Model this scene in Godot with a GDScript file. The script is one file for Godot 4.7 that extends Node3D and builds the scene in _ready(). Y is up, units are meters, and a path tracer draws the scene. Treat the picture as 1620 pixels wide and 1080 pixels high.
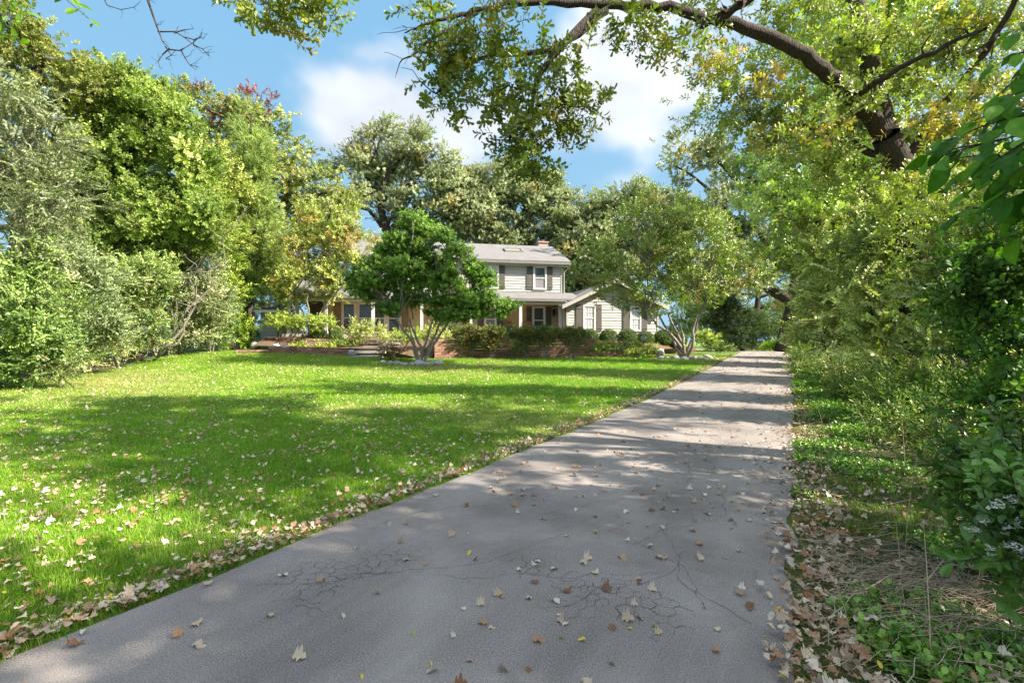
extends Node3D
# A long asphalt drive through a shaded lawn towards a two-storey lap-sided house among oaks.

const EYE := 1.55
const FOCAL := 760.0
const TURN := 0.1974                       # the house is turned a little away from the lens
var used := {}
var M := {}
var L := {}                                # leaf sprig meshes

# ---------------------------------------------------------------- mesh builder
class MB:
	var v := PackedVector3Array()
	var n := PackedVector3Array()
	var c := PackedColorArray()
	var ix := PackedInt32Array()

	func tri(a: Vector3, b: Vector3, d: Vector3, col := Color.WHITE, out := Vector3.ZERO) -> void:
		var m := (d - a).cross(b - a)
		if m.length_squared() < 1e-16:
			return
		m = m.normalized()
		var k := v.size()
		if out != Vector3.ZERO and m.dot(out) < 0.0:
			m = -m
			v.append(a); v.append(d); v.append(b)
		else:
			v.append(a); v.append(b); v.append(d)
		for i in 3:
			n.append(m); c.append(col); ix.append(k + i)

	func quad(a: Vector3, b: Vector3, d: Vector3, e: Vector3, col := Color.WHITE, out := Vector3.ZERO) -> void:
		tri(a, b, d, col, out)
		tri(a, d, e, col, out)

	# eight corners: four below (going round) and four above
	func hexa(p: Array, col := Color.WHITE) -> void:
		var mid := Vector3.ZERO
		for q in p:
			mid += q
		mid /= 8.0
		for f in [[0, 1, 2, 3], [4, 5, 6, 7], [0, 1, 5, 4], [1, 2, 6, 5], [2, 3, 7, 6], [3, 0, 4, 7]]:
			var fc: Vector3 = (p[f[0]] + p[f[1]] + p[f[2]] + p[f[3]]) / 4.0
			quad(p[f[0]], p[f[1]], p[f[2]], p[f[3]], col, fc - mid)

	func box(lo: Vector3, hi: Vector3, col := Color.WHITE) -> void:
		hexa([Vector3(lo.x, lo.y, lo.z), Vector3(hi.x, lo.y, lo.z), Vector3(hi.x, lo.y, hi.z), Vector3(lo.x, lo.y, hi.z),
			Vector3(lo.x, hi.y, lo.z), Vector3(hi.x, hi.y, lo.z), Vector3(hi.x, hi.y, hi.z), Vector3(lo.x, hi.y, hi.z)], col)

	func boxt(t: Transform3D, s: Vector3, col := Color.WHITE) -> void:
		var p := []
		for y in [-0.5, 0.5]:
			for q in [[-0.5, -0.5], [0.5, -0.5], [0.5, 0.5], [-0.5, 0.5]]:
				p.append(t * Vector3(q[0] * s.x, y * s.y, q[1] * s.z))
		hexa(p, col)

	func tube(p: Array, r: Array, sides := 8, col := Color.WHITE, rough := 0.0, g: RandomNumberGenerator = null) -> void:
		var count := p.size()
		if count < 2:
			return
		var k := v.size()
		var t0: Vector3 = (p[1] - p[0]).normalized()
		var side := t0.cross(Vector3.UP if absf(t0.y) < 0.9 else Vector3.RIGHT).normalized()
		for i in count:
			var t: Vector3 = ((p[mini(i + 1, count - 1)] as Vector3) - (p[maxi(i - 1, 0)] as Vector3)).normalized()
			side = (side - t * side.dot(t)).normalized()
			var up := t.cross(side)
			for j in sides:
				var a := TAU * j / sides
				var o := side * cos(a) + up * sin(a)
				var rr: float = r[i]
				if rough > 0.0:
					rr *= 1.0 + g.randf_range(-rough, rough)
				v.append((p[i] as Vector3) + o * rr)
				n.append(o)
				c.append(col)
		for i in count - 1:
			for j in sides:
				var a := k + i * sides + j
				var b := k + i * sides + (j + 1) % sides
				_face(a, b, b + sides)
				_face(a, b + sides, a + sides)

	func _face(a: int, b: int, d: int) -> void:
		var m := (v[d] - v[a]).cross(v[b] - v[a])
		ix.append(a)
		if m.dot(n[a] + n[b] + n[d]) < 0.0:
			ix.append(d); ix.append(b)
		else:
			ix.append(b); ix.append(d)

	# a lumpy ball: rings of vertices pushed by noise
	func blob(at: Vector3, rad: Vector3, noise: FastNoiseLite, amount := 0.2, freq := 1.0, col := Color.WHITE, rings := 9, segs := 14, flat_below := -2.0) -> void:
		var k := v.size()
		for i in rings + 1:
			var th := PI * i / rings
			for j in segs:
				var ph := TAU * j / segs
				var d := Vector3(sin(th) * cos(ph), cos(th), sin(th) * sin(ph))
				var rr := 1.0 + amount * noise.get_noise_3dv((d + at * 0.37) * freq * 100.0)
				var q := d * rr
				q.y = maxf(q.y, flat_below)
				v.append(at + q * rad)
				n.append((d / rad).normalized())
				c.append(col)
		for i in rings:
			for j in segs:
				var a := k + i * segs + j
				var b := k + i * segs + (j + 1) % segs
				if i > 0:
					_face(a, b, b + segs)
				if i < rings - 1:
					_face(a, b + segs, a + segs)

	# recompute smooth normals over shared vertices
	func smooth() -> void:
		var s := PackedVector3Array()
		s.resize(v.size())
		for i in range(0, ix.size(), 3):
			var m := (v[ix[i + 2]] - v[ix[i]]).cross(v[ix[i + 1]] - v[ix[i]])
			for j in 3:
				s[ix[i + j]] += m
		for i in s.size():
			n[i] = s[i].normalized() if s[i].length_squared() > 1e-20 else n[i]

	# a leaf as a fan either side of its midrib; prof holds half widths along it
	func leaf(base: Vector3, dir: Vector3, up: Vector3, length: float, width: float, prof: Array, fold := 0.25, curl := 0.2, col := Color.WHITE) -> void:
		var y := dir.normalized()
		var x := y.cross(up)
		if x.length_squared() < 1e-8:
			x = y.cross(Vector3(0.3, 0.5, 0.8))
		x = x.normalized()
		var z := x.cross(y).normalized()
		var m := prof.size()
		for s in [-1.0, 1.0]:
			var pa := base
			var pb := base
			for i in range(1, m):
				var f := float(i) / (m - 1)
				var mid := base + y * (f * length) - z * (curl * f * f * length)
				var w: float = prof[i] * width * 0.5
				var q: Vector3 = mid + x * (s * w) + z * (fold * w) + y * ((0.06 if m < 10 else 0.03) * length if i < m - 1 else 0.0)
				if i == 1:
					tri(base, q, mid, col, z)
				elif i == m - 1:
					tri(pa, pb, mid, col, z)
				else:
					tri(pa, pb, q, col, z)
					tri(pa, q, mid, col, z)
				pa = mid
				pb = q

	func mesh() -> ArrayMesh:
		var a := []
		a.resize(Mesh.ARRAY_MAX)
		a[Mesh.ARRAY_VERTEX] = v
		a[Mesh.ARRAY_NORMAL] = n
		a[Mesh.ARRAY_COLOR] = c
		a[Mesh.ARRAY_INDEX] = ix
		var m := ArrayMesh.new()
		m.add_surface_from_arrays(Mesh.PRIMITIVE_TRIANGLES, a)
		return m

# ---------------------------------------------------------------- naming
func numbered(called: String) -> String:
	var k: int = used.get(called, -1) + 1
	used[called] = k
	return called if k == 0 else "%s_%03d" % [called, k]

func thing(called: String, label: String, category: String, where := Vector3.ZERO, turn := 0.0, group := "") -> Node3D:
	var o := Node3D.new()
	o.name = numbered(called)
	add_child(o)
	o.position = where
	o.rotation.y = turn
	o.set_meta("label", label)
	o.set_meta("category", category)
	if group:
		o.set_meta("group", group)
	return o

func tag(o: Node3D, label: String, category: String, group := "") -> Node3D:
	o.set_meta("label", label)
	o.set_meta("category", category)
	if group:
		o.set_meta("group", group)
	return o

func part(called: String, m: Mesh, mat: Material, parent: Node3D = null) -> MeshInstance3D:
	var o := MeshInstance3D.new()
	o.mesh = m
	o.material_override = mat
	if parent == null:
		o.name = numbered(called)
		add_child(o)
	else:
		o.name = called
		var k := 0
		while parent.has_node(NodePath(o.name)):
			k += 1
			o.name = "%s_%03d" % [called, k]
		parent.add_child(o)
	return o

func fast_part(called: String, k: int, m: Mesh, mat: Material, parent: Node3D) -> MeshInstance3D:
	var o := MeshInstance3D.new()
	o.mesh = m
	o.material_override = mat
	o.name = called if k == 0 else "%s_%03d" % [called, k]
	parent.add_child(o)
	return o

func structure(called: String, m: Mesh, mat: Material) -> MeshInstance3D:
	var o := part(called, m, mat)
	o.set_meta("kind", "structure")
	return o

func scatter(called: String, m: Mesh, mat: Material, xf: Array, cols: Array, parent: Node3D = null) -> MultiMeshInstance3D:
	var mm := MultiMesh.new()
	mm.transform_format = MultiMesh.TRANSFORM_3D
	mm.use_colors = true
	mm.mesh = m
	mm.instance_count = xf.size()
	for i in xf.size():
		mm.set_instance_transform(i, xf[i])
		mm.set_instance_color(i, cols[i])
	var o := MultiMeshInstance3D.new()
	o.multimesh = mm
	o.material_override = mat
	o.set_meta("kind", "stuff")
	if parent == null:
		o.name = numbered(called)
		add_child(o)
	else:
		o.name = called
		var k := 0
		while parent.has_node(NodePath(o.name)):
			k += 1
			o.name = "%s_%03d" % [called, k]
		parent.add_child(o)
	return o

# ---------------------------------------------------------------- measures
func rng(s: int) -> RandomNumberGenerator:
	var g := RandomNumberGenerator.new()
	g.seed = s
	return g

func at(px: float, py: float, depth: float) -> Vector3:
	return Vector3((px - 810.0) / FOCAL * depth, EYE + (540.0 - py) / FOCAL * depth, -depth)

func ss(a: float, b: float, x: float) -> float:
	var t := clampf((x - a) / (b - a), 0.0, 1.0)
	return t * t * (3.0 - 2.0 * t)

func ground_y(x: float, d: float) -> float:
	return 0.80 * ss(8.0, 38.0, d) + 0.42 * ss(-3.0, -16.0, x) * ss(18.0, 29.0, d)

func on_ground(x: float, d: float, lift := 0.0) -> Vector3:
	return Vector3(x, ground_y(x, d) + lift, -d)

# drive coordinates: t runs along it, w across it from its left edge
const HX := 0.5075
const HD := 0.8616
func drive_point(t: float, w: float) -> Vector2:      # (x, depth)
	return Vector2(-2.47 + HX * t + HD * w, 2.32 + HD * t - HX * w)

func drive_w(x: float, d: float) -> float:
	return (x + 2.47) * HD - (d - 2.32) * HX

func drive_t(x: float, d: float) -> float:
	return (x + 2.47) * HX + (d - 2.32) * HD

func gauss(g: RandomNumberGenerator) -> Vector3:
	return Vector3(g.randfn(), g.randfn(), g.randfn())

func unit(g: RandomNumberGenerator) -> Vector3:
	var q := gauss(g)
	return q.normalized() if q.length_squared() > 1e-6 else Vector3.UP

func basis_along(y: Vector3, spin: float, s: float) -> Basis:
	y = y.normalized()
	var x := y.cross(Vector3(0.31, 0.2, 0.93)).normalized()
	var z := x.cross(y)
	return Basis(x * s, y * s, z * s) * Basis(Vector3.UP, spin)

func fnoise(s: int, f: float, oct := 4, kind := FastNoiseLite.TYPE_SIMPLEX_SMOOTH) -> FastNoiseLite:
	var q := FastNoiseLite.new()
	q.seed = s
	q.frequency = f
	q.noise_type = kind
	q.fractal_octaves = oct
	return q

# ---------------------------------------------------------------- materials
func noise_tex(s: int, f: float, a: Color, b: Color, size := 512, oct := 5, mid = null) -> NoiseTexture2D:
	var t := NoiseTexture2D.new()
	t.width = size
	t.height = size
	t.seamless = true
	t.noise = fnoise(s, f, oct)
	var r := Gradient.new()
	r.offsets = PackedFloat32Array([0.15, 0.85]) if mid == null else PackedFloat32Array([0.15, 0.5, 0.85])
	t.seamless_blend_skirt = 0.35
	r.colors = PackedColorArray([a.linear_to_srgb(), b.linear_to_srgb()]) if mid == null else PackedColorArray([a.linear_to_srgb(), (mid as Color).linear_to_srgb(), b.linear_to_srgb()])
	t.color_ramp = r
	return t

func grey_tex(s: int, f: float, size := 512, oct := 5) -> NoiseTexture2D:
	return noise_tex(s, f, Color(0, 0, 0), Color(1, 1, 1), size, oct)

func plain(col: Color, rough := 0.7, metal := 0.0) -> StandardMaterial3D:
	var m := StandardMaterial3D.new()
	m.albedo_color = col.linear_to_srgb()
	m.roughness = rough
	m.metallic = metal
	return m

func grained(tex: Texture2D, per_metre: Vector3, rough := 0.85, relief: Texture2D = null, relief_cm := 0.0, world := false) -> StandardMaterial3D:
	var m := StandardMaterial3D.new()
	m.albedo_texture = tex
	m.roughness = rough
	m.uv1_triplanar = true
	m.uv1_world_triplanar = world
	m.uv1_scale = per_metre
	m.vertex_color_use_as_albedo = true
	if relief:
		m.heightmap_enabled = true
		m.heightmap_texture = relief
		m.heightmap_scale = relief_cm
	return m

func coarse(m: StandardMaterial3D, tex: Texture2D, per_metre: float) -> StandardMaterial3D:
	m.detail_enabled = true
	m.detail_blend_mode = BaseMaterial3D.BLEND_MODE_MUL
	m.detail_uv_layer = BaseMaterial3D.DETAIL_UV_2
	m.detail_albedo = tex
	m.uv2_triplanar = true
	m.uv2_world_triplanar = m.uv1_world_triplanar
	m.uv2_scale = Vector3.ONE * per_metre
	return m

func leafy(rough := 0.5, back := Color(0.75, 0.85, 0.3), spec := 0.5) -> StandardMaterial3D:
	var m := StandardMaterial3D.new()
	m.vertex_color_use_as_albedo = true
	m.roughness = rough
	m.metallic_specular = spec
	m.cull_mode = BaseMaterial3D.CULL_DISABLED
	m.backlight_enabled = true
	m.backlight = back
	return m

func make_materials() -> void:
	M.leaf = leafy(0.38, Color(0.6, 0.7, 0.28))
	M.leaf_far = leafy(0.6, Color(0.6, 0.75, 0.3), 0.3)
	M.leaf_thin = leafy(0.42, Color(0.65, 0.78, 0.26))
	M.gloss = leafy(0.45, Color(0.75, 0.9, 0.3), 0.35)
	M.needle = leafy(0.6, Color(0.5, 0.6, 0.3))
	M.grass = leafy(0.5, Color(0.75, 0.95, 0.2))
	M.dry = leafy(0.75, Color(0.45, 0.4, 0.3), 0.3)
	M.bark = grained(noise_tex(3, 0.02, Color(0.025, 0.019, 0.015), Color(0.13, 0.10, 0.078), 512, 5), Vector3(2.2, 0.5, 2.2), 0.95, grey_tex(4, 0.03), 4.0)
	M.pale_bark = grained(noise_tex(5, 0.015, Color(0.17, 0.15, 0.12), Color(0.4, 0.36, 0.31), 512, 5), Vector3(2.5, 1.2, 2.5), 0.9, grey_tex(6, 0.03), 1.5)
	M.asphalt = coarse(grained(noise_tex(11, 0.16, Color(0.20, 0.179, 0.169), Color(0.59, 0.528, 0.495), 1024, 3), Vector3(0.62, 0.62, 0.62), 0.85, grey_tex(12, 0.2, 1024, 2), 0.8, true),
		noise_tex(13, 0.012, Color(0.78, 0.78, 0.79), Color(1.0, 1.0, 1.0), 512, 5), 0.13)
	M.crack = plain(Color(0.10, 0.092, 0.088), 0.95)
	M.ground = coarse(grained(noise_tex(15, 0.09, Color(0.45, 0.45, 0.42), Color(1.0, 1.0, 1.0), 1024, 4), Vector3(0.8, 0.8, 0.8), 0.95, grey_tex(16, 0.12), 3.0, true),
		noise_tex(17, 0.01, Color(0.72, 0.8, 0.7), Color(1, 1, 1), 512, 4), 0.07)
	M.siding = grained(noise_tex(21, 0.01, Color(0.45, 0.43, 0.385), Color(0.5, 0.475, 0.425), 256, 3), Vector3(0.3, 2.0, 0.3), 0.6)
	M.bounce_tinted_siding = grained(noise_tex(22, 0.01, Color(0.52, 0.39, 0.22), Color(0.58, 0.44, 0.25), 256, 3), Vector3(0.3, 2.0, 0.3), 0.65)  # the same siding under the porch, warm bounce light put into its colour
	M.grey_siding = grained(noise_tex(23, 0.01, Color(0.26, 0.28, 0.3), Color(0.31, 0.33, 0.35), 256, 3), Vector3(0.3, 2.0, 0.3), 0.65)
	M.shutter = grained(noise_tex(24, 0.02, Color(0.085, 0.077, 0.068), Color(0.125, 0.112, 0.097), 256, 3), Vector3(3, 0.5, 3), 0.6)  # darkened: shade of the eaves is put into the colour
	M.brown_shutter = grained(noise_tex(25, 0.02, Color(0.2, 0.13, 0.075), Color(0.26, 0.17, 0.1), 256, 3), Vector3(3, 0.5, 3), 0.6)
	M.white = plain(Color(0.68, 0.67, 0.65), 0.45)
	M.cream = plain(Color(0.62, 0.54, 0.42), 0.5)
	M.trim = plain(Color(0.4, 0.38, 0.335), 0.5)
	M.post = plain(Color(0.55, 0.54, 0.53), 0.5)
	M.roof = coarse(grained(noise_tex(26, 0.12, Color(0.12, 0.117, 0.12), Color(0.29, 0.28, 0.28), 512, 4), Vector3(0.6, 1.6, 0.6), 0.9, grey_tex(27, 0.1), 1.0),
		noise_tex(28, 0.02, Color(0.8, 0.8, 0.8), Color(1, 1, 1), 256, 4), 0.2)
	M.dark_roof = plain(Color(0.09, 0.09, 0.1), 0.8)
	M.gutter = plain(Color(0.2, 0.19, 0.165), 0.45)
	M.soffit = plain(Color(0.27, 0.25, 0.19), 0.7)
	M.inside = plain(Color(0.03, 0.03, 0.032), 0.8)  # near-black sheet behind the panes, standing for the unlit room
	M.screen = plain(Color(0.2, 0.2, 0.22), 0.75)
	M.blind = plain(Color(0.6, 0.6, 0.58), 0.7)
	M.black = plain(Color(0.02, 0.02, 0.022), 0.4)
	M.glass = StandardMaterial3D.new()
	M.glass.albedo_color = Color(0.8, 0.9, 1.0, 0.06)
	M.glass.roughness = 0.02
	M.glass.metallic_specular = 0.9
	M.glass.transparency = BaseMaterial3D.TRANSPARENCY_ALPHA
	M.brick = grained(noise_tex(31, 0.05, Color(0.33, 0.16, 0.11), Color(0.5, 0.29, 0.21), 512, 4), Vector3(1.5, 1.5, 1.5), 0.9, grey_tex(32, 0.1), 1.2, true)
	M.chimney = grained(noise_tex(33, 0.05, Color(0.36, 0.24, 0.19), Color(0.5, 0.37, 0.3), 512, 4), Vector3(1.5, 1.5, 1.5), 0.9)
	M.rock = grained(noise_tex(34, 0.02, Color(0.3, 0.29, 0.28), Color(0.62, 0.6, 0.57), 512, 5), Vector3(2, 2, 2), 0.9, grey_tex(35, 0.05), 2.0)
	M.flag = grained(noise_tex(36, 0.03, Color(0.3, 0.28, 0.26), Color(0.44, 0.41, 0.38), 512, 4), Vector3(1.2, 1.2, 1.2), 0.9)
	M.mulch = grained(noise_tex(37, 0.15, Color(0.09, 0.055, 0.035), Color(0.3, 0.19, 0.12), 512, 4), Vector3(1.2, 1.2, 1.2), 0.95, grey_tex(38, 0.2), 3.0, true)
	M.chair = plain(Color(0.3, 0.11, 0.06), 0.55)
	M.stem = plain(Color(0.2, 0.1, 0.07), 0.6)
	M.straw = leafy(0.7, Color(0.4, 0.38, 0.3), 0.3)

# ---------------------------------------------------------------- the scene
func _ready() -> void:
	var cam := Camera3D.new()
	cam.name = "camera"
	cam.position = Vector3(0, EYE, 0)
	cam.fov = rad_to_deg(2.0 * atan(540.0 / FOCAL))
	cam.near = 0.05
	cam.far = 4000.0
	add_child(cam)
	cam.current = true

	var exposure := 2.98
	var env := Environment.new()
	env.background_mode = Environment.BG_SKY
	var sky := Sky.new()
	var pano := PanoramaSkyMaterial.new()
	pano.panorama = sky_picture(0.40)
	sky.sky_material = pano
	env.sky = sky
	env.tonemap_mode = Environment.TONE_MAPPER_LINEAR
	env.tonemap_exposure = exposure
	env.sdfgi_enabled = true
	env.ssao_enabled = true
	env.ssil_enabled = true
	var we := WorldEnvironment.new()
	we.name = "environment"
	we.environment = env
	add_child(we)

	var sun := DirectionalLight3D.new()
	sun.name = "sun"
	sun.light_energy = 1.58
	sun.light_color = Color(1.0, 0.955, 0.88)
	sun.light_angular_distance = 0.55
	sun.shadow_enabled = true
	add_child(sun)
	sun.look_at_from_position(Vector3(0.749, 0.616, 0.243), Vector3.ZERO)

	make_materials()
	make_leaves()
	build_ground()
	build_drive()
	build_house()
	build_garden_walls()
	build_far_trees()
	build_left_wood()
	build_right_wood()
	build_front_trees()
	build_planting()
	build_verge()
	build_near_plants()
	build_lawn()
	build_fallen_leaves()

# clear autumn air with broken white cloud all round; level is the brightness of the blue
func sky_picture(level: float) -> ImageTexture:
	var w := 1024
	var h := 512
	var a := fnoise(71, 1.0, 6)
	var b := fnoise(72, 1.0, 5)
	var data := PackedFloat32Array()
	data.resize(w * h * 3)
	# banks of cloud, the high ones out of view added to fill the shade: azimuth and height in degrees, their half sizes, weight
	var banks := [[-17.0, 24.5, 8.5, 5.5, 0.8], [-8.0, 21.5, 13.0, 4.5, 0.65], [14.0, 28.0, 11.0, 8.0, 1.05], [60.0, 40.0, 30.0, 16.0, 0.8],
		[110.0, 30.0, 26.0, 12.0, 0.8], [165.0, 40.0, 30.0, 15.0, 0.9], [220.0, 25.0, 26.0, 12.0, 0.9], [275.0, 45.0, 30.0, 14.0, 0.8], [315.0, 66.0, 60.0, 9.0, 0.8], [40.0, 72.0, 80.0, 12.0, 0.9], [150.0, 70.0, 80.0, 16.0, 0.9], [240.0, 68.0, 60.0, 14.0, 0.8]]
	var k := 0
	for j in h:
		var el := 90.0 - 180.0 * (j + 0.5) / h
		var se := sin(deg_to_rad(el))
		var ce := cos(deg_to_rad(el))
		var f := pow(clampf(1.0 - se, 0.0, 1.0), 1.6)
		var blue := Color(0.17, 0.43, 0.72).lerp(Color(0.37, 0.60, 0.79), f)
		for i in w:
			var az := 360.0 * (i + 0.5) / w
			# air and cloud brighten towards the sun, strengthened to lift the shade
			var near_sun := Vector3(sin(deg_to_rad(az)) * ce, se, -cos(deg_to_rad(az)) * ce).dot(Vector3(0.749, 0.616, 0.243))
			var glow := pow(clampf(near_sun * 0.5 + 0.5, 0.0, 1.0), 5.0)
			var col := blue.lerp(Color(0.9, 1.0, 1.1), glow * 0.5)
			var base_col := col
			if el > -2.0:
				var x := sin(deg_to_rad(az)) * ce
				var z := -cos(deg_to_rad(az)) * ce
				var bias := -0.42
				for q in banks:
					var da: float = absf(fposmod(az - q[0] + 180.0, 360.0) - 180.0) / q[2]
					var de: float = (el - q[1]) / q[3]
					var s: float = da * da + de * de
					if s < 6.0:
						bias += q[4] * exp(-s)
				var p := Vector3(x, se * 1.7, z) * 3.0
				var v := a.get_noise_3dv(p) * 0.75 + bias
				var cloud := smoothstep(-0.10, 0.36, v)
				if cloud > 0.001:
					var shade := 0.90 + 0.22 * b.get_noise_3dv(p * 1.7 + Vector3(5, 5, 5))
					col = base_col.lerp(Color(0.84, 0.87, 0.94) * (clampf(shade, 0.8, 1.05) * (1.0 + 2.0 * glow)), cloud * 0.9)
			data[k] = col.r * level
			data[k + 1] = col.g * level
			data[k + 2] = col.b * level
			k += 3
	return ImageTexture.create_from_image(Image.create_from_data(w, h, false, Image.FORMAT_RGBF, data.to_byte_array()))

# ---------------------------------------------------------------- ground and drive
func left_edge(d: float) -> float:
	return -17.2 - 0.8 * sin(d * 0.23) - 1.6 * ss(18.0, 32.0, d)

func build_ground() -> void:
	var xs := []
	var ds := []
	for q in [-1800.0, -500.0, -200.0, -110.0, -75.0]:
		xs.append(q)
	for i in range(-55, 56):
		xs.append(float(i))
	for q in [75.0, 110.0, 200.0, 500.0, 1800.0]:
		xs.append(q)
	for q in [-1800.0, -400.0, -100.0, -40.0]:
		ds.append(q)
	for i in range(-20, 61):
		ds.append(float(i))
	for q in [80.0, 120.0, 250.0, 600.0, 1800.0]:
		ds.append(q)
	var nz := fnoise(41, 0.35, 3)
	var b := MB.new()
	for d in ds:
		for x in xs:
			b.v.append(on_ground(x, d))
			b.n.append(Vector3.UP)
			var w := drive_w(x, d)
			var lawn := Color(0.24, 0.37, 0.035)
			var soil := Color(0.17, 0.125, 0.08)
			var verge := Color(0.145, 0.135, 0.065)
			var p: float = nz.get_noise_2d(x, d)
			var wood := maxf(ss(0.2, 1.6, left_edge(d) - x + p * 1.5), ss(1.2, 3.0, w - 3.2 + p * 1.2))
			var side := ss(-0.1, 0.5, w - 3.2)
			b.c.append(lawn.lerp(verge, side).lerp(soil, wood))
	var nx := xs.size()
	for j in ds.size() - 1:
		for i in nx - 1:
			var q := j * nx + i
			b._face(q, q + 1, q + nx + 1)
			b._face(q, q + nx + 1, q + nx)
	b.smooth()
	structure("ground", b.mesh(), M.ground)

func build_drive() -> void:
	var nz := fnoise(43, 0.9, 3)
	var b := MB.new()
	var rows := 0
	var across := 61
	var stain := fnoise(45, 0.8, 5)
	var speck := fnoise(46, 9.0, 2)
	var ts := []
	for i in range(-20, 4):
		ts.append(i * 0.5)
	for i in 150:
		ts.append(2.0 + i * 0.05)
	for i in range(19, 96):
		ts.append(i * 0.5)
	for t in ts:
		for j in across:
			var f := float(j) / (across - 1)
			var w := 3.30 * f
			if j == 0:
				w += 0.07 * nz.get_noise_2d(t, 0.0)
			elif j == across - 1:
				w += 0.10 * nz.get_noise_2d(t, 9.0)
			# far end swings left to the garage court
			var bend := maxf(0.0, t - 36.0)
			var q := drive_point(t, w - bend * bend * 0.06 - (0.0 if f < 0.5 else 0.0))
			b.v.append(on_ground(q.x, q.y, 0.028 - 0.02 * pow(absf(f - 0.5) * 2.0, 6.0)))
			b.n.append(Vector3.UP)
			var tone := 0.90 + 0.36 * stain.get_noise_2d(q.x, q.y) + 0.10 * speck.get_noise_2d(q.x, q.y)
			tone -= 0.10 * exp(-pow((w - 0.85) / 0.22, 2.0)) + 0.08 * exp(-pow((w - 2.4) / 0.25, 2.0))
			b.c.append(Color(tone * 1.0, tone * 0.985, tone * 0.97))
		rows += 1
	for i in rows - 1:
		for j in across - 1:
			var q := i * across + j
			b._face(q, q + 1, q + across + 1)
			b._face(q, q + across + 1, q + across)
	b.smooth()
	var drive := structure("driveway", b.mesh(), M.asphalt)
	# alligator cracking: the edges between cells of a jittered net, in worn patches
	var g := rng(44)
	var cb := MB.new()
	var patches := [[Vector2(-1.2, 3.05), 0.42, 0.075], [Vector2(-0.85, 3.3), 0.4, 0.09], [Vector2(0.45, 2.95), 0.42, 0.085], [Vector2(0.75, 2.7), 0.36, 0.10], [Vector2(0.15, 3.2), 0.3, 0.09], [Vector2(1.7, 5.4), 0.5, 0.12], [Vector2(2.6, 7.0), 0.6, 0.14]]
	for pt in patches:
		var pts := PackedVector2Array()
		var c: Vector2 = pt[0]
		var rad: float = pt[1]
		var cell: float = pt[2]
		var m := int(rad * 1.6 / cell)
		for iy in range(-m, m + 1):
			for ix in range(-m, m + 1):
				pts.append(c + Vector2(ix + g.randf_range(-0.48, 0.48) + 0.5 * (iy & 1), iy + g.randf_range(-0.48, 0.48)) * cell)
		var tris := Geometry2D.triangulate_delaunay(pts)
		var shared := {}
		for k in range(0, tris.size(), 3):
			var mid := (pts[tris[k]] + pts[tris[k + 1]] + pts[tris[k + 2]]) / 3.0
			for e in [[0, 1], [1, 2], [2, 0]]:
				var i0 := mini(tris[k + e[0]], tris[k + e[1]])
				var i1 := maxi(tris[k + e[0]], tris[k + e[1]])
				var key := Vector2i(i0, i1)
				if shared.has(key):
					var o: Vector2 = shared[key]
					var dist := ((o + mid) * 0.5 - c).length() / rad
					if dist < 0.62 + 0.45 * nz.get_noise_2d(mid.x * 2.2, mid.y * 2.2 + 30.0) + g.randf_range(-0.3, 0.2) and g.randf() > 0.17:
						crack_line(cb, o, mid, g.randf_range(0.0007, 0.0021) * (1.2 - 0.6 * dist), g)
				else:
					shared[key] = mid
	# long wandering single cracks
	for s in [[Vector2(0.9, 3.6), 0.9, 3.0], [Vector2(1.9, 4.3), 1.4, 2.5], [Vector2(-0.2, 4.2), 0.2, 1.8], [Vector2(2.2, 6.0), 0.9, 3.5], [Vector2(-1.6, 3.0), 0.35, 2.2], [Vector2(-0.5, 3.15), -0.28, 1.5], [Vector2(1.1, 2.75), 1.2, 1.3], [Vector2(-1.15, 3.9), 0.55, 1.2], [Vector2(1.3, 2.6), 2.0, 1.6], [Vector2(0.2, 2.75), 0.15, 1.4]]:
		var p: Vector2 = s[0]
		var ang: float = s[1]
		var left: float = s[2]
		while left > 0.0:
			ang += g.randf_range(-0.5, 0.5) + (s[1] - ang) * 0.3
			var q := p + Vector2(cos(ang), sin(ang)) * 0.07
			crack_line(cb, p, q, g.randf_range(0.0008, 0.0019), g)
			p = q
			left -= 0.07
	var o := part("crack", cb.mesh(), M.crack, drive)
	o.set_meta("kind", "stuff")

func crack_line(b: MB, p: Vector2, q: Vector2, w: float, g: RandomNumberGenerator) -> void:
	var steps := maxi(2, int((q - p).length() / 0.025))
	var dir := (q - p).normalized()
	var nrm := Vector2(-dir.y, dir.x)
	var last := p
	var lw := w
	for i in range(1, steps + 1):
		var f := float(i) / steps
		var r := p.lerp(q, f) + (nrm * g.randf_range(-0.008, 0.008) if i < steps else Vector2.ZERO)
		var rw := w * g.randf_range(0.5, 1.4)
		var wd := drive_w(r.x, r.y)
		if wd > 0.1 and wd < 3.1 and drive_w(last.x, last.y) > 0.1:
			b.quad(lift(last - nrm * lw), lift(r - nrm * rw), lift(r + nrm * rw), lift(last + nrm * lw), Color.WHITE, Vector3.UP)
		last = r
		lw = rw

func lift(p: Vector2) -> Vector3:
	var f := drive_w(p.x, p.y) / 3.30
	return on_ground(p.x, p.y, 0.0315 - 0.02 * pow(absf(f - 0.5) * 2.0, 6.0))

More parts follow.
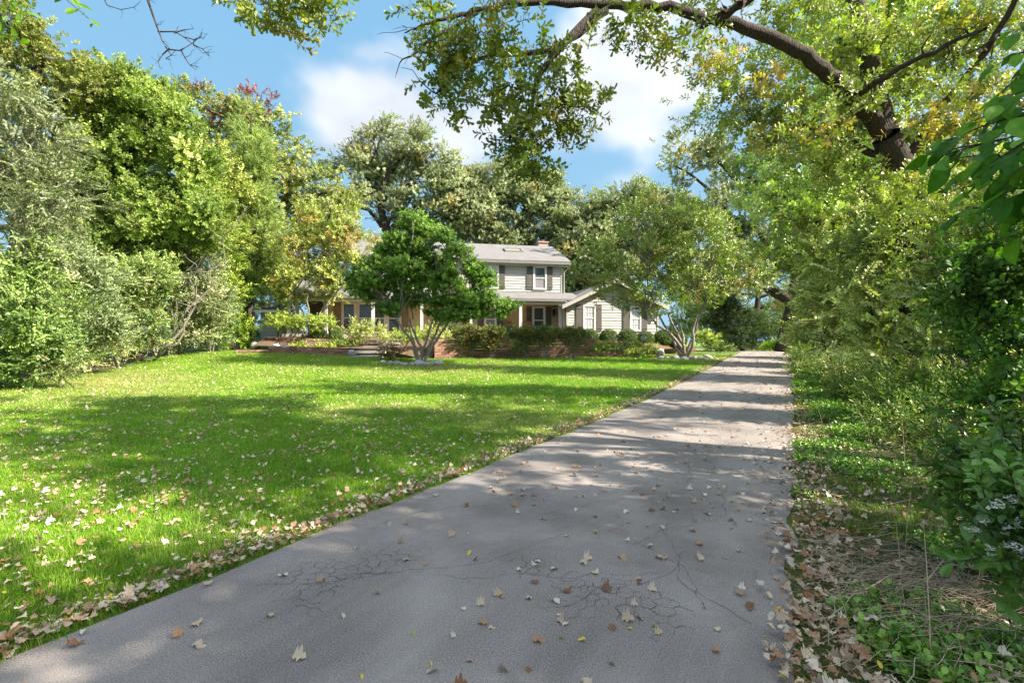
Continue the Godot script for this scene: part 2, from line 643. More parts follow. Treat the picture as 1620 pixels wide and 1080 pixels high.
# ---------------------------------------------------------------- house (local axes: x along the front, z towards the lawn)
func prism(p: Array, z0: float, z1: float, col := Color.WHITE) -> MB:      # a convex outline in x and y pushed along z
	var b := MB.new()
	var mid := Vector2.ZERO
	for q in p:
		mid += q
	mid /= p.size()
	for i in p.size():
		var a: Vector2 = p[i]
		var e: Vector2 = p[(i + 1) % p.size()]
		var out := (a + e) * 0.5 - mid
		b.quad(Vector3(a.x, a.y, z0), Vector3(e.x, e.y, z0), Vector3(e.x, e.y, z1), Vector3(a.x, a.y, z1), col, Vector3(out.x, out.y, 0))
		b.tri(Vector3(mid.x, mid.y, z1), Vector3(a.x, a.y, z1), Vector3(e.x, e.y, z1), col, Vector3.BACK)
		b.tri(Vector3(mid.x, mid.y, z0), Vector3(a.x, a.y, z0), Vector3(e.x, e.y, z0), col, Vector3.FORWARD)
	return b

func slope_slab(x0: float, x1: float, za: float, ya: float, zb: float, yb: float, thick: float) -> MB:
	var b := MB.new()
	b.hexa([Vector3(x0, ya - thick, za), Vector3(x1, ya - thick, za), Vector3(x1, yb - thick, zb), Vector3(x0, yb - thick, zb),
		Vector3(x0, ya, za), Vector3(x1, ya, za), Vector3(x1, yb, zb), Vector3(x0, yb, zb)])
	return b

func rect(lo: Vector3, hi: Vector3) -> ArrayMesh:
	var b := MB.new()
	b.box(lo, hi)
	return b.mesh()

# lapped boards between two limits that may change with height
func boards(wall: Node3D, y0: float, y1: float, z: float, lim: Callable, mat: Material, step := 0.19) -> void:
	var y := y0
	var k := 0
	while y < y1 - 0.02:
		var t := minf(y + step, y1)
		var a: Vector2 = lim.call(y)
		var c: Vector2 = lim.call(t)
		if a.y - a.x < 0.05:
			break
		if c.y < c.x:
			c = Vector2((c.x + c.y) / 2, (c.x + c.y) / 2)
		var b := MB.new()
		b.hexa([Vector3(a.x, y, z), Vector3(a.y, y, z), Vector3(a.y, y, z + 0.055), Vector3(a.x, y, z + 0.055),
			Vector3(c.x, t, z), Vector3(c.y, t, z), Vector3(c.y, t, z + 0.010), Vector3(c.x, t, z + 0.010)])
		fast_part("siding_board", k, b.mesh(), mat, wall)
		k += 1
		y = t

# a double-hung window proud of the boards; z is the face of the wall behind them
func window(home: Node3D, x0: float, x1: float, y0: float, y1: float, z: float, trim: Material, lower := "glass", upper := "glass", frame_w := 0.1, bars := false) -> void:
	var f := MB.new()
	f.box(Vector3(x0, y0, z), Vector3(x0 + frame_w, y1, z + 0.085))
	f.box(Vector3(x1 - frame_w, y0, z), Vector3(x1, y1, z + 0.085))
	f.box(Vector3(x0 + frame_w, y1 - frame_w, z), Vector3(x1 - frame_w, y1, z + 0.08))
	f.box(Vector3(x0 + frame_w, y0, z), Vector3(x1 - frame_w, y0 + frame_w, z + 0.09))
	var w := part("window", f.mesh(), trim, home)
	var ym := lerpf(y0, y1, 0.5)
	var s := MB.new()
	s.box(Vector3(x0 + frame_w, ym - 0.035, z + 0.02), Vector3(x1 - frame_w, ym + 0.035, z + 0.062))
	for q in [x0 + frame_w, x1 - frame_w - 0.04]:
		s.box(Vector3(q, y0 + frame_w, z + 0.021), Vector3(q + 0.04, y1 - frame_w, z + 0.06))
	if bars:
		for i in [1, 2]:
			var xx := lerpf(x0 + frame_w + 0.04, x1 - frame_w - 0.04, i / 3.0)
			s.box(Vector3(xx - 0.012, y0 + frame_w, z + 0.03), Vector3(xx + 0.012, y1 - frame_w, z + 0.045))
		for i in [1, 3]:
			var yy := lerpf(y0 + frame_w, y1 - frame_w, i / 4.0)
			s.box(Vector3(x0 + frame_w + 0.04, yy - 0.012, z + 0.031), Vector3(x1 - frame_w - 0.04, yy + 0.012, z + 0.044))
	part("sash", s.mesh(), trim, w)
	var halves := [[y0 + frame_w, ym - 0.035, lower], [ym + 0.035, y1 - frame_w, upper]]
	for h in halves:
		var back: Material = M.inside
		if h[2] == "blind":
			back = M.blind
		elif h[2] == "screen":
			back = M.screen
		part("window_backing", rect(Vector3(x0 + frame_w, h[0], z + 0.002), Vector3(x1 - frame_w, h[1], z + 0.016)), back, w)
		if h[2] != "screen":
			var p := MB.new()
			p.quad(Vector3(x0 + frame_w + 0.04, h[0], z + 0.05), Vector3(x1 - frame_w - 0.04, h[0], z + 0.05), Vector3(x1 - frame_w - 0.04, h[1], z + 0.05), Vector3(x0 + frame_w + 0.04, h[1], z + 0.05), Color.WHITE, Vector3.BACK)
			part("pane", p.mesh(), M.glass, w)

func shutter(home: Node3D, x0: float, x1: float, y0: float, y1: float, z: float, mat: Material) -> void:
	var b := MB.new()
	var n := 4
	for i in n:
		var a := lerpf(x0, x1, float(i) / n)
		var e := lerpf(x0, x1, float(i + 1) / n) - 0.012
		b.box(Vector3(a, y0, z), Vector3(e, y1, z + 0.06))
	for y in [y0 + 0.18, y1 - 0.28]:
		b.box(Vector3(x0 + 0.005, y, z + 0.055), Vector3(x1 - 0.017, y + 0.1, z + 0.085))
	part("shutter", b.mesh(), mat, home)

func build_house() -> void:
	var h := thing("house", "two-storey beige lap-sided house with dark shutters, grey roofs and long front porch", "house", Vector3(0, 0, -35), TURN)
	# two-storey block
	var up := part("upper_wall", rect(Vector3(-11.1, 4.9, -9.0), Vector3(3.82, 7.32, 0.0)), M.siding, h)
	boards(up, 5.02, 7.3, 0.001, func(_y): return Vector2(-11.1, 3.7), M.siding)
	var low := part("porch_wall", rect(Vector3(-13.0, 1.7, -9.0), Vector3(3.8, 4.9, -0.03)), M.bounce_tinted_siding, h)
	boards(low, 2.06, 4.5, -0.029, func(_y): return Vector2(-12.98, 3.4), M.bounce_tinted_siding)
	part("corner_board", rect(Vector3(3.7, 5.0, -0.1), Vector3(3.86, 7.3, 0.07)), M.trim, h)
	for x in [-11.1, 3.6]:
		part("gable_end", prism([Vector2(0, 0), Vector2(9.0, 0), Vector2(4.5, 2.05)], 0.0, 0.2).mesh(), M.siding, h).transform = Transform3D(Basis(Vector3.UP, PI / 2), Vector3(x, 7.32, 0.0))
	var roof := part("roof", slope_slab(-11.55, 4.34, 0.55, 7.42, -4.5, 9.5, 0.14).mesh(), M.roof, h)
	part("roof", slope_slab(-11.55, 4.34, -9.55, 7.42, -4.5, 9.5, 0.14).mesh(), M.roof, h)
	var sk := MB.new()
	var sl := (9.5 - 7.42) / -5.05
	var f0 := 0.06
	for q in [[-0.15, 1.28, -2.75, -2.65], [-0.15, 1.28, -1.95, -1.85], [-0.15, -0.05, -2.65, -1.95], [1.18, 1.28, -2.65, -1.95]]:
		var ya: float = 7.42 + (q[2] - 0.55) * sl
		var yb: float = 7.42 + (q[3] - 0.55) * sl
		sk.hexa([Vector3(q[0], ya - 0.02, q[2]), Vector3(q[1], ya - 0.02, q[2]), Vector3(q[1], yb - 0.02, q[3]), Vector3(q[0], yb - 0.02, q[3]), Vector3(q[0], ya + 0.14, q[2]), Vector3(q[1], ya + 0.14, q[2]), Vector3(q[1], yb + 0.14, q[3]), Vector3(q[0], yb + 0.14, q[3])])
	var skl := part("skylight", sk.mesh(), M.gutter, roof)
	var gl := MB.new()
	gl.quad(Vector3(-0.05, 7.42 + (-2.65 - 0.55) * sl + f0, -2.65), Vector3(1.18, 7.42 + (-2.65 - 0.55) * sl + f0, -2.65), Vector3(1.18, 7.42 + (-1.95 - 0.55) * sl + f0, -1.95), Vector3(-0.05, 7.42 + (-1.95 - 0.55) * sl + f0, -1.95), Color.WHITE, Vector3.UP)
	skl.add_child(part_free("pane", gl.mesh(), plain(Color(0.3, 0.36, 0.28), 0.12)))
	var ch := part("chimney", rect(Vector3(3.35, 8.4, -5.9), Vector3(4.15, 9.95, -5.2)), M.chimney, h)
	part("chimney_cap", rect(Vector3(3.27, 9.951, -5.98), Vector3(4.23, 10.05, -5.12)), M.chimney, ch)
	var fl := MB.new()
	fl.tube([Vector3(3.75, 10.05, -5.55), Vector3(3.75, 10.22, -5.55), Vector3(3.75, 10.221, -5.55), Vector3(3.75, 10.28, -5.55)], [0.17, 0.17, 0.26, 0.04], 10)
	part("flue_cap", fl.mesh(), M.gutter, ch)
	# eaves: fascia and half-round gutter, soffit
	part("fascia", rect(Vector3(-11.5, 7.06, 0.40), Vector3(4.3, 7.26, 0.44)), M.trim, h)
	part("soffit", rect(Vector3(-11.5, 7.08, 0.0), Vector3(4.3, 7.1, 0.398)), M.trim, h)
	part("gutter", rect(Vector3(-11.55, 7.18, 0.441), Vector3(4.34, 7.30, 0.57)), M.gutter, h)
	var dn := MB.new()
	dn.tube([Vector3(4.25, 7.2, 0.5), Vector3(4.2, 6.95, 0.4), Vector3(3.92, 6.7, 0.12), Vector3(3.92, 5.0, 0.1)], [0.045, 0.045, 0.045, 0.045], 6)
	part("downpipe", dn.mesh(), M.trim, h)
	# upper windows
	for w in [[-2.0, -1.0, "glass", "blind"], [1.57, 2.58, "screen", "glass"], [-5.6, -4.6, "screen", "blind"], [-9.2, -8.2, "screen", "glass"]]:
		window(h, w[0], w[1], 5.36, 7.06, 0.052, M.white, "screen" if w[2] == "screen" else "blind", w[3])
		shutter(h, w[0] - 0.47, w[0] - 0.015, 5.38, 7.05, 0.053, M.shutter)
		shutter(h, w[1] + 0.015, w[1] + 0.47, 5.38, 7.05, 0.053, M.shutter)
	# porch: roof, beam, posts, floor
	part("porch_roof", slope_slab(-15.25, 4.6, 2.15, 4.52, -0.002, 5.16, 0.12).mesh(), M.roof, h)
	part("porch_roof", slope_slab(-15.25, -11.09, 0.0, 5.14, -3.0, 6.15, 0.12).mesh(), M.roof, h)
	part("porch_roof", slope_slab(-15.25, -11.09, -6.0, 5.14, -3.0, 6.15, 0.12).mesh(), M.roof, h)
	part("porch_ceiling", rect(Vector3(-15.1, 4.36, 0.02), Vector3(3.4, 4.40, 1.98)), M.cream, h)
	part("porch_beam", rect(Vector3(-15.1, 4.12, 1.78), Vector3(3.42, 4.36, 1.98)), M.cream, h)
	part("gutter", rect(Vector3(-15.25, 4.33, 2.03), Vector3(3.44, 4.46, 2.17)), M.gutter, h)
	part("fascia", rect(Vector3(-15.25, 4.26, 1.985), Vector3(3.43, 4.40, 2.028)), M.trim, h)
	part("porch_floor", rect(Vector3(-15.1, 1.6, -0.02), Vector3(3.42, 2.04, 2.0)), M.flag, h)
	var k := 0
	for x in [3.08, 0.22, -3.22, -6.49, -9.61, -12.52, -14.72]:
		var b := MB.new()
		b.box(Vector3(x - 0.10, 2.05, 1.79), Vector3(x + 0.10, 4.115, 1.97))
		b.box(Vector3(x - 0.13, 2.042, 1.76), Vector3(x + 0.13, 2.2, 2.0))
		b.box(Vector3(x - 0.13, 4.0, 1.765), Vector3(x + 0.13, 4.118, 1.995))
		fast_part("porch_post", k, b.mesh(), M.post, h)
		k += 1
	fast_part("porch_post", k, rect(Vector3(-14.64, 2.05, 0.42), Vector3(-14.44, 4.35, 0.6)), M.post, h)
	part("back_wall", rect(Vector3(-15.0, 1.7, -5.2), Vector3(-13.01, 5.1, -5.0)), M.brown_shutter, h)
	# porch front: door, lantern, windows
	window(h, 1.5, 2.5, 2.08, 4.14, 0.022, M.white, "glass", "glass", 0.12)
	shutter(h, 1.07, 1.48, 2.1, 4.08, 0.023, M.shutter)
	shutter(h, 2.52, 2.97, 2.1, 4.08, 0.023, M.shutter)
	window(h, -2.05, -1.16, 2.3, 4.0, 0.024, M.white, "screen", "screen")
	shutter(h, -1.14, -0.65, 2.28, 4.0, 0.024, M.shutter)
	shutter(h, -2.52, -2.07, 2.28, 4.0, 0.024, M.shutter)
	window(h, -5.35, -4.55, 2.3, 4.0, 0.024, M.cream, "screen", "screen")
	window(h, -4.53, -3.83, 2.3, 4.0, 0.024, M.cream, "screen", "glass")
	window(h, -11.84, -10.85, 2.1, 4.2, 0.025, M.cream, "glass", "glass", 0.13)
	window(h, -10.83, -8.88, 2.1, 4.2, 0.025, M.cream, "glass", "glass", 0.13)
	window(h, -8.86, -7.86, 2.1, 4.2, 0.025, M.cream, "glass", "glass", 0.13)
	shutter(h, -12.32, -11.86, 2.1, 4.2, 0.026, M.brown_shutter)
	shutter(h, -7.84, -7.38, 2.1, 4.2, 0.026, M.brown_shutter)
	var la := MB.new()
	la.box(Vector3(3.08, 3.42, 0.0), Vector3(3.22, 3.9, 0.03))
	la.box(Vector3(3.07, 3.5, 0.06), Vector3(3.23, 3.8, 0.2))
	la.hexa([Vector3(3.05, 3.8, 0.04), Vector3(3.25, 3.8, 0.04), Vector3(3.25, 3.8, 0.22), Vector3(3.05, 3.8, 0.22), Vector3(3.12, 3.92, 0.1), Vector3(3.18, 3.92, 0.1), Vector3(3.18, 3.92, 0.16), Vector3(3.12, 3.92, 0.16)])
	la.box(Vector3(3.13, 3.86, 0.02), Vector3(3.17, 3.9, 0.11))
	part("wall_lantern", la.mesh(), M.black, h)
	# garage wing with its gable to the lawn
	var cx := 6.9
	var run := 3.47
	var eave := 4.12
	var pitch := 0.475
	var apex := eave + run * pitch
	var lim := func(y: float) -> Vector2:
		var half := run if y < eave else run - (y - eave) / pitch
		return Vector2(cx - half + 0.09, cx + half - 0.09)
	var wing := part("wing_wall", prism([Vector2(cx - run, 1.7), Vector2(cx + run, 1.7), Vector2(cx + run, eave), Vector2(cx, apex), Vector2(cx - run, eave)], -8.0, 2.2).mesh(), M.siding, h)
	boards(wing, 1.9, apex - 0.1, 2.201, lim, M.siding)
	for x in [cx - run - 0.02, cx + run - 0.1]:
		part("corner_board", rect(Vector3(x, 1.75, 2.15), Vector3(x + 0.12, eave, 2.275)), M.trim, h)
	for s in [-1.0, 1.0]:
		var b := MB.new()
		var xo: float = cx + s * (run + 0.5)
		var yo := eave + 0.13 - 0.5 * pitch
		var yr := apex + 0.13
		b.hexa([Vector3(cx, yr - 0.12, -8.2), Vector3(cx, yr - 0.12, 2.85), Vector3(xo, yo - 0.12, 2.85), Vector3(xo, yo - 0.12, -8.2), Vector3(cx, yr + 0.02, -8.2), Vector3(cx, yr + 0.02, 2.85), Vector3(xo, yo + 0.02, 2.85), Vector3(xo, yo + 0.02, -8.2)])
		part("wing_roof", b.mesh(), M.roof, h)
		var r := MB.new()
		r.hexa([Vector3(cx, yr - 0.24, 2.851), Vector3(cx, yr - 0.24, 2.89), Vector3(xo, yo - 0.24, 2.89), Vector3(xo, yo - 0.24, 2.851), Vector3(cx, yr - 0.0, 2.851), Vector3(cx, yr - 0.0, 2.89), Vector3(xo, yo - 0.0, 2.89), Vector3(xo, yo - 0.0, 2.851)])
		part("barge_board", r.mesh(), M.trim, h)
		var so := MB.new()
		so.hexa([Vector3(cx, yr - 0.15, 2.25), Vector3(cx, yr - 0.15, 2.85), Vector3(xo, yo - 0.15, 2.85), Vector3(xo, yo - 0.15, 2.25), Vector3(cx, yr - 0.122, 2.25), Vector3(cx, yr - 0.122, 2.85), Vector3(xo, yo - 0.122, 2.85), Vector3(xo, yo - 0.122, 2.25)])
		part("soffit", so.mesh(), M.soffit, h)
	window(h, 4.63, 5.54, 2.28, 4.1, 2.252, M.white, "blind", "blind", 0.1, true)
	window(h, 8.13, 9.0, 2.28, 4.1, 2.252, M.white, "blind", "blind", 0.1, true)
	for q in [[4.12, 4.61], [5.56, 6.02], [7.64, 8.11], [9.02, 9.5]]:
		shutter(h, q[0], q[1], 2.28, 4.12, 2.253, M.shutter)
	var d2 := MB.new()
	d2.tube([Vector3(3.46, 4.36, 2.1), Vector3(3.42, 4.1, 2.05), Vector3(3.34, 3.9, 1.95), Vector3(3.34, 2.0, 1.95)], [0.05, 0.05, 0.05, 0.05], 6)
	part("downpipe", d2.mesh(), M.white, h)
	# small shed by the far corner
	var s := thing("shed", "low grey-blue lap-sided shed with dark roof at the porch's left end", "shed", Vector3(0, 0, -35), TURN)
	var sw := part("wall", rect(Vector3(-16.6, 1.2, -1.6), Vector3(-15.3, 3.45, 0.95)), M.grey_siding, s)
	boards(sw, 1.5, 3.42, 0.951, func(_y): return Vector2(-16.55, -15.32), M.grey_siding, 0.24)
	part("corner_board", rect(Vector3(-16.63, 1.3, 0.9), Vector3(-16.54, 3.44, 1.0)), M.grey_siding, s)
	part("roof", slope_slab(-16.95, -15.2, 1.3, 3.62, -1.9, 3.98, 0.06).mesh(), M.dark_roof, s)
	part("fascia", rect(Vector3(-16.95, 3.4, 1.27), Vector3(-15.2, 3.56, 1.31)), M.white, s)
	# porch chairs
	for q in [[-0.39, 0.75, "rust-red slatted porch chair left of the front door's porch post"], [1.05, 0.8, "rust-red slatted porch chair beside the front door's left shutter"], [-13.3, 0.9, "rust-red slatted porch chair at the dark left end of the porch"]]:
		var c := thing("porch_chair", q[2], "chair", Vector3(0, 0, -35) + Basis(Vector3.UP, TURN) * Vector3(q[0], 2.042, q[1]), TURN, "chairs on the front porch")
		var seat := MB.new()
		for i in 5:
			seat.box(Vector3(-0.27, 0.36 + i * 0.006, -0.2 + i * 0.1), Vector3(0.27, 0.385 + i * 0.006, -0.11 + i * 0.1))
		part("seat", seat.mesh(), M.chair, c)
		var bk := MB.new()
		for i in 6:
			var x := -0.3 + i * 0.1
			bk.hexa([Vector3(x, 0.36, -0.24), Vector3(x + 0.092, 0.36, -0.24), Vector3(x + 0.092, 0.36, -0.215), Vector3(x, 0.36, -0.215), Vector3(x * 1.1, 1.02 - absf(i - 2.5) * 0.02, -0.46), Vector3(x * 1.1 + 0.098, 1.02 - absf(i - 2.5) * 0.02, -0.46), Vector3(x * 1.1 + 0.098, 1.02 - absf(i - 2.5) * 0.02, -0.435), Vector3(x * 1.1, 1.02 - absf(i - 2.5) * 0.02, -0.435)])
		part("backrest", bk.mesh(), M.chair, c)
		for x in [-0.33, 0.27]:
			part("arm", rect(Vector3(x, 0.6, -0.25), Vector3(x + 0.06, 0.63, 0.34)), M.chair, c)
			for z in [-0.22, 0.28]:
				part("leg", rect(Vector3(x + 0.01, 0.0, z), Vector3(x + 0.05, 0.599, z + 0.06)), M.chair, c)

func part_free(called: String, m: Mesh, mat: Material) -> MeshInstance3D:
	var o := MeshInstance3D.new()
	o.mesh = m
	o.material_override = mat
	o.name = called
	return o

# ---------------------------------------------------------------- terraces, retaining walls, steps
func at_house(s: float, y: float, c: float) -> Vector3:
	return Vector3(0, 0, -35) + Basis(Vector3.UP, TURN) * Vector3(s, y, c)

func front_of_bed(s: float) -> float:
	if s < -10.6:
		return lerpf(5.15, 5.9, (s + 15.6) / 5.0)
	if s < -8.2:
		return lerpf(5.9, 6.6, (s + 10.6) / 2.4)
	if s < -5.8:
		return lerpf(6.6, 7.0, (s + 8.2) / 2.4)
	if s < 6.6:
		return 7.0
	return lerpf(7.0, 4.4, clampf((s - 6.6) / 4.2, 0.0, 1.0))

func top_of_bed(s: float) -> float:      # height of the soil just behind the outer wall
	if s < -9.0:
		return lerpf(1.3, 1.12, clampf((s + 15.6) / 6.0, 0.0, 1.0))
	if s < -5.9:
		return lerpf(1.12, 0.62, clampf((s + 9.0) / 2.2, 0.0, 1.0))
	if s < 3.4:
		return 1.56
	if s < 6.6:
		return lerpf(0.86, 0.72, (s - 3.4) / 3.2)
	return lerpf(0.72, 1.0, clampf((s - 6.6) / 2.0, 0.0, 1.0))

func bed_y(s: float, c: float) -> float:
	var f := clampf((c - 2.0) / (front_of_bed(s) - 2.0), 0.0, 1.0)
	var y0 := 1.86
	if s < -9.0 and s > -15.0:
		return lerpf(y0, 1.62, f * 2.0) if f < 0.5 else (lerpf(1.62, 1.58, f - 0.5) if f < 0.6 and s < -10.5 else lerpf(1.35, top_of_bed(s), (f - 0.5) * 2.0))
	return lerpf(y0, top_of_bed(s), f * f if s > 3.4 else f)

func block_wall(called: String, label: String, a: Vector3, e: Vector3, height: Callable, seed_: int, thick := 0.3, course := 0.15, lean := 0.02) -> void:
	var g := rng(seed_)
	var span := (e - a)
	var length := span.length()
	var x := span / length
	var z := x.cross(Vector3.UP).normalized()
	z = z if z.dot(Vector3(0.2, 0, 1)) > 0 else -z
	var w := thing(called, label, "wall", a, 0.0)
	var row := 0
	var k := 0
	var caps := 0
	while row * course < 2.0:
		var u := -0.2 * (row & 1)
		var any := false
		while u < length - 0.02:
			var bl := g.randf_range(0.34, 0.46)
			var u0 := maxf(u, 0.0)
			var u1 := minf(u + bl, length)
			u += bl
			if u1 - u0 < 0.06:
				continue
			var h: float = height.call((u0 + u1) * 0.5 / length)
			var y0 := row * course
			if y0 >= h - 0.02:
				continue
			any = true
			var top := y0 + course >= h - 0.02
			var o := z * g.randf_range(-0.015, 0.02) - z * lean * row
			var p0 := x * (u0 + 0.007) + Vector3.UP * (y0 + 0.005)
			var p1 := x * (u1 - 0.007) + Vector3.UP * (y0 + 0.005)
			var up := Vector3.UP * ((course if not top else course * 0.8) - 0.012)
			var front := z * (thick * 0.5 + (0.03 if top else 0.0)) + o
			var back := -z * thick * 0.5
			var bev := z * -0.018
			var b := MB.new()
			var col := Color(1, 1, 1) * g.randf_range(0.55, 1.15)
			col.a = 1.0
			col.g *= g.randf_range(0.92, 1.06)
			b.hexa([p0 + back, p1 + back, p1 + front, p0 + front, p0 + back + up, p1 + back + up, p1 + front + bev + up, p0 + front + bev + up], col)
			if top:
				fast_part("capstone", caps, b.mesh(), M.brick, w)
				caps += 1
			else:
				fast_part("block", k, b.mesh(), M.brick, w)
				k += 1
		if not any:
			break
		row += 1

func build_garden_walls() -> void:
	# soil of the terraces
	var b := MB.new()
	var ns := 110
	var nc := 22
	for i in ns + 1:
		var s := lerpf(-15.9, 11.4, float(i) / ns)
		for j in nc + 1:
			var f := float(j) / nc
			var c := lerpf(1.9, front_of_bed(s) - 0.12, f)
			b.v.append(at_house(s, bed_y(s, c), c))
			b.n.append(Vector3.UP)
			b.c.append(Color.WHITE)
	for i in ns:
		for j in nc:
			var q := i * (nc + 1) + j
			b._face(q, q + 1, q + nc + 2)
			b._face(q, q + nc + 2, q + nc + 1)
	b.smooth()
	structure("planting_bed_ground", b.mesh(), M.mulch)
	var base := func(s: float, c: float) -> Vector3:
		var p := at_house(s, 0.0, c)
		p.y = ground_y(p.x, -p.z) - 0.06
		return p
	block_wall("retaining_wall", "tall red-brown block retaining wall behind the row of flared yews", base.call(-5.85, 7.0), base.call(4.9, 7.0), func(f): return 1.14 if f < 0.86 else lerpf(1.14, 0.55, (f - 0.86) / 0.14), 51)
	block_wall("retaining_wall", "low red block wall edging the rock garden right of the yews", base.call(3.3, 7.5), base.call(6.7, 7.25), func(f): return 0.42 if f < 0.8 else 0.28, 52)
	block_wall("retaining_wall", "stepped red block wall across the middle of the rock garden", base.call(4.6, 5.9), base.call(7.4, 5.7), func(f): return lerpf(1.0, 0.72, f), 53)
	block_wall("retaining_wall", "sunlit orange-red block wall behind the right multi-stemmed tree", base.call(7.6, 4.75), base.call(11.3, 3.9), func(f): return 0.75 if f < 0.75 else 0.6, 54)
	block_wall("retaining_wall", "low front block wall along the lawn below the left porch beds", base.call(-14.9, 5.3), base.call(-10.4, 6.05), func(_f): return 0.42, 55)
	block_wall("retaining_wall", "short end of block wall beside the left wood, lowest and farthest left", base.call(-16.5, 5.6), base.call(-14.9, 5.45), func(_f): return 0.3, 56)
	block_wall("retaining_wall", "upper block wall on the left terrace between boulders and shrubs", base.call(-15.0, 3.75), base.call(-11.3, 4.1), func(_f): return 0.86, 57)
	var ds := drive_point(38.0, -2.2)
	var de := drive_point(41.5, -3.4)
	block_wall("retaining_wall", "short pale brick wall at the far end of the driveway", on_ground(ds.x - 1.6, ds.y - 1.0, -0.05), on_ground(de.x - 2.2, de.y - 1.4, -0.05), func(_f): return 0.45, 58)
	# flagstone steps up to the porch
	var st := thing("garden_steps", "grey flagstone steps rising from lawn between left beds to the porch", "steps")
	for i in 6:
		var f := i / 5.0
		var p := at_house(lerpf(-9.6, -8.0, f), 0, lerpf(6.75, 2.6, f))
		p.y = lerpf(ground_y(p.x, -p.z) + 0.03, 1.9, f)
		var m := MB.new()
		var t := Transform3D(Basis(Vector3.UP, TURN - 0.25), p)
		m.boxt(t, Vector3(1.7, 0.16, 0.9))
		fast_part("step", i, m.mesh(), M.flag, st)

# ---------------------------------------------------------------- leaves and sprays
const OVAL := [0.0, 0.7, 1.0, 0.75, 0.0]
const LANCE := [0.0, 0.8, 0.85, 0.0]
const LOBED := [0.0, 0.35, 0.75, 0.5, 1.0, 0.62, 0.85, 0.0]
const SHORT_LANCE := [0.0, 0.9, 0.7, 0.0]
const HEART := [0.0, 0.85, 1.0, 0.9, 0.6, 0.28, 0.0]

func sprig(n: int, length: float, leaf_len: float, leaf_w: float, prof: Array, spread: float, s: int, flat := 0.0, curl := 0.25, twig := true, vary := 0.3) -> ArrayMesh:
	var g := rng(s)
	var b := MB.new()
	if twig:
		b.tube([Vector3.ZERO, Vector3(0.01, length * 0.5, 0.01), Vector3(0, length * 0.97, 0)], [0.006 + length * 0.008, 0.004 + length * 0.004, 0.002], 3, Color(0.5, 0.38, 0.32))
	for i in n:
		var f := lerpf(0.06, 1.0, float(i) / maxi(1, n - 1))
		var a := i * 2.39996 + g.randf_range(-0.4, 0.4)
		if flat > 0.0:
			a = (PI if i & 1 else 0.0) + g.randf_range(-0.5, 0.5) * (1.0 - flat)
		var sp := spread * lerpf(1.15, 0.55, f) + g.randf_range(-0.25, 0.25)
		var out := Vector3(cos(a), 0, sin(a))
		var dir := out * sin(sp) + Vector3.UP * cos(sp)
		var up := (Vector3(0, 0, 1) if flat > 0.5 else (Vector3.UP - out * 0.3)) + gauss(g) * 0.3
		var ll := leaf_len * g.randf_range(0.7, 1.2)
		var col := Color(1, 1, 1) * (1.0 + g.randf_range(-vary, vary))
		col.a = 1.0
		b.leaf(Vector3(0, f * length, 0) + out * 0.008, dir, up, ll, leaf_w * ll / leaf_len, prof, g.randf_range(0.05, 0.4), curl * g.randf_range(0.0, 1.6), col)
	return b.mesh()

func needle_sprig(n: int, length: float, needle: float, w: float, s: int) -> ArrayMesh:
	var g := rng(s)
	var b := MB.new()
	b.tube([Vector3.ZERO, Vector3(0, length, 0)], [0.012, 0.004], 3, Color(0.5, 0.36, 0.28))
	for i in n:
		var f := float(i) / n
		var a := g.randf() * TAU
		var sp := g.randf_range(0.35, 1.0)
		var dir := Vector3(cos(a) * sin(sp), cos(sp), sin(a) * sin(sp))
		var side := dir.cross(unit(g)).normalized() * w
		var p := Vector3(0, f * length, 0)
		var tip := p + dir * needle * g.randf_range(0.7, 1.1)
		var col := Color(1, 1, 1) * g.randf_range(0.75, 1.25)
		b.tri(p - side, p + side, tip, col)
	return b.mesh()

func make_leaves() -> void:
	L.oak = [sprig(12, 0.34, 0.14, 0.085, LOBED, 1.0, 1), sprig(14, 0.4, 0.13, 0.08, LOBED, 1.1, 2)]
	L.far = [sprig(22, 0.6, 0.20, 0.12, [0.0, 0.9, 0.7, 0.0], 1.1, 3, 0.0, 0.2, false), sprig(20, 0.5, 0.21, 0.12, [0.0, 0.8, 0.8, 0.0], 1.2, 4, 0.0, 0.2, false)]
	L.broad = [sprig(14, 0.5, 0.15, 0.085, OVAL, 1.0, 5), sprig(16, 0.55, 0.14, 0.08, OVAL, 1.1, 6)]
	L.fine = [sprig(18, 0.42, 0.085, 0.048, [0.0, 0.9, 0.8, 0.0], 1.15, 7, 0.45), sprig(20, 0.48, 0.08, 0.046, [0.0, 0.9, 0.8, 0.0], 1.2, 8, 0.3)]
	L.willow = [sprig(20, 0.42, 0.08, 0.032, LANCE, 1.1, 9, 0.3), sprig(20, 0.46, 0.085, 0.032, LANCE, 1.05, 10, 0.2)]
	L.maple = [sprig(16, 0.42, 0.15, 0.10, OVAL, 1.1, 11), sprig(14, 0.38, 0.16, 0.105, OVAL, 1.2, 12)]
	L.small = [sprig(14, 0.34, 0.09, 0.05, OVAL, 1.0, 13), sprig(12, 0.3, 0.095, 0.05, OVAL, 1.1, 14)]
	L.needle = [needle_sprig(46, 0.5, 0.2, 0.008, 15), needle_sprig(40, 0.45, 0.22, 0.008, 16)]
	L.yew = [needle_sprig(40, 0.22, 0.075, 0.010, 17), needle_sprig(36, 0.2, 0.075, 0.010, 18)]
	L.box = [sprig(12, 0.10, 0.035, 0.022, [0.0, 1.0, 0.0], 0.9, 19, 0.0, 0.2, false)]
	L.weed = [sprig(14, 0.5, 0.11, 0.026, LANCE, 0.9, 20), sprig(10, 0.35, 0.09, 0.035, LANCE, 1.0, 21)]

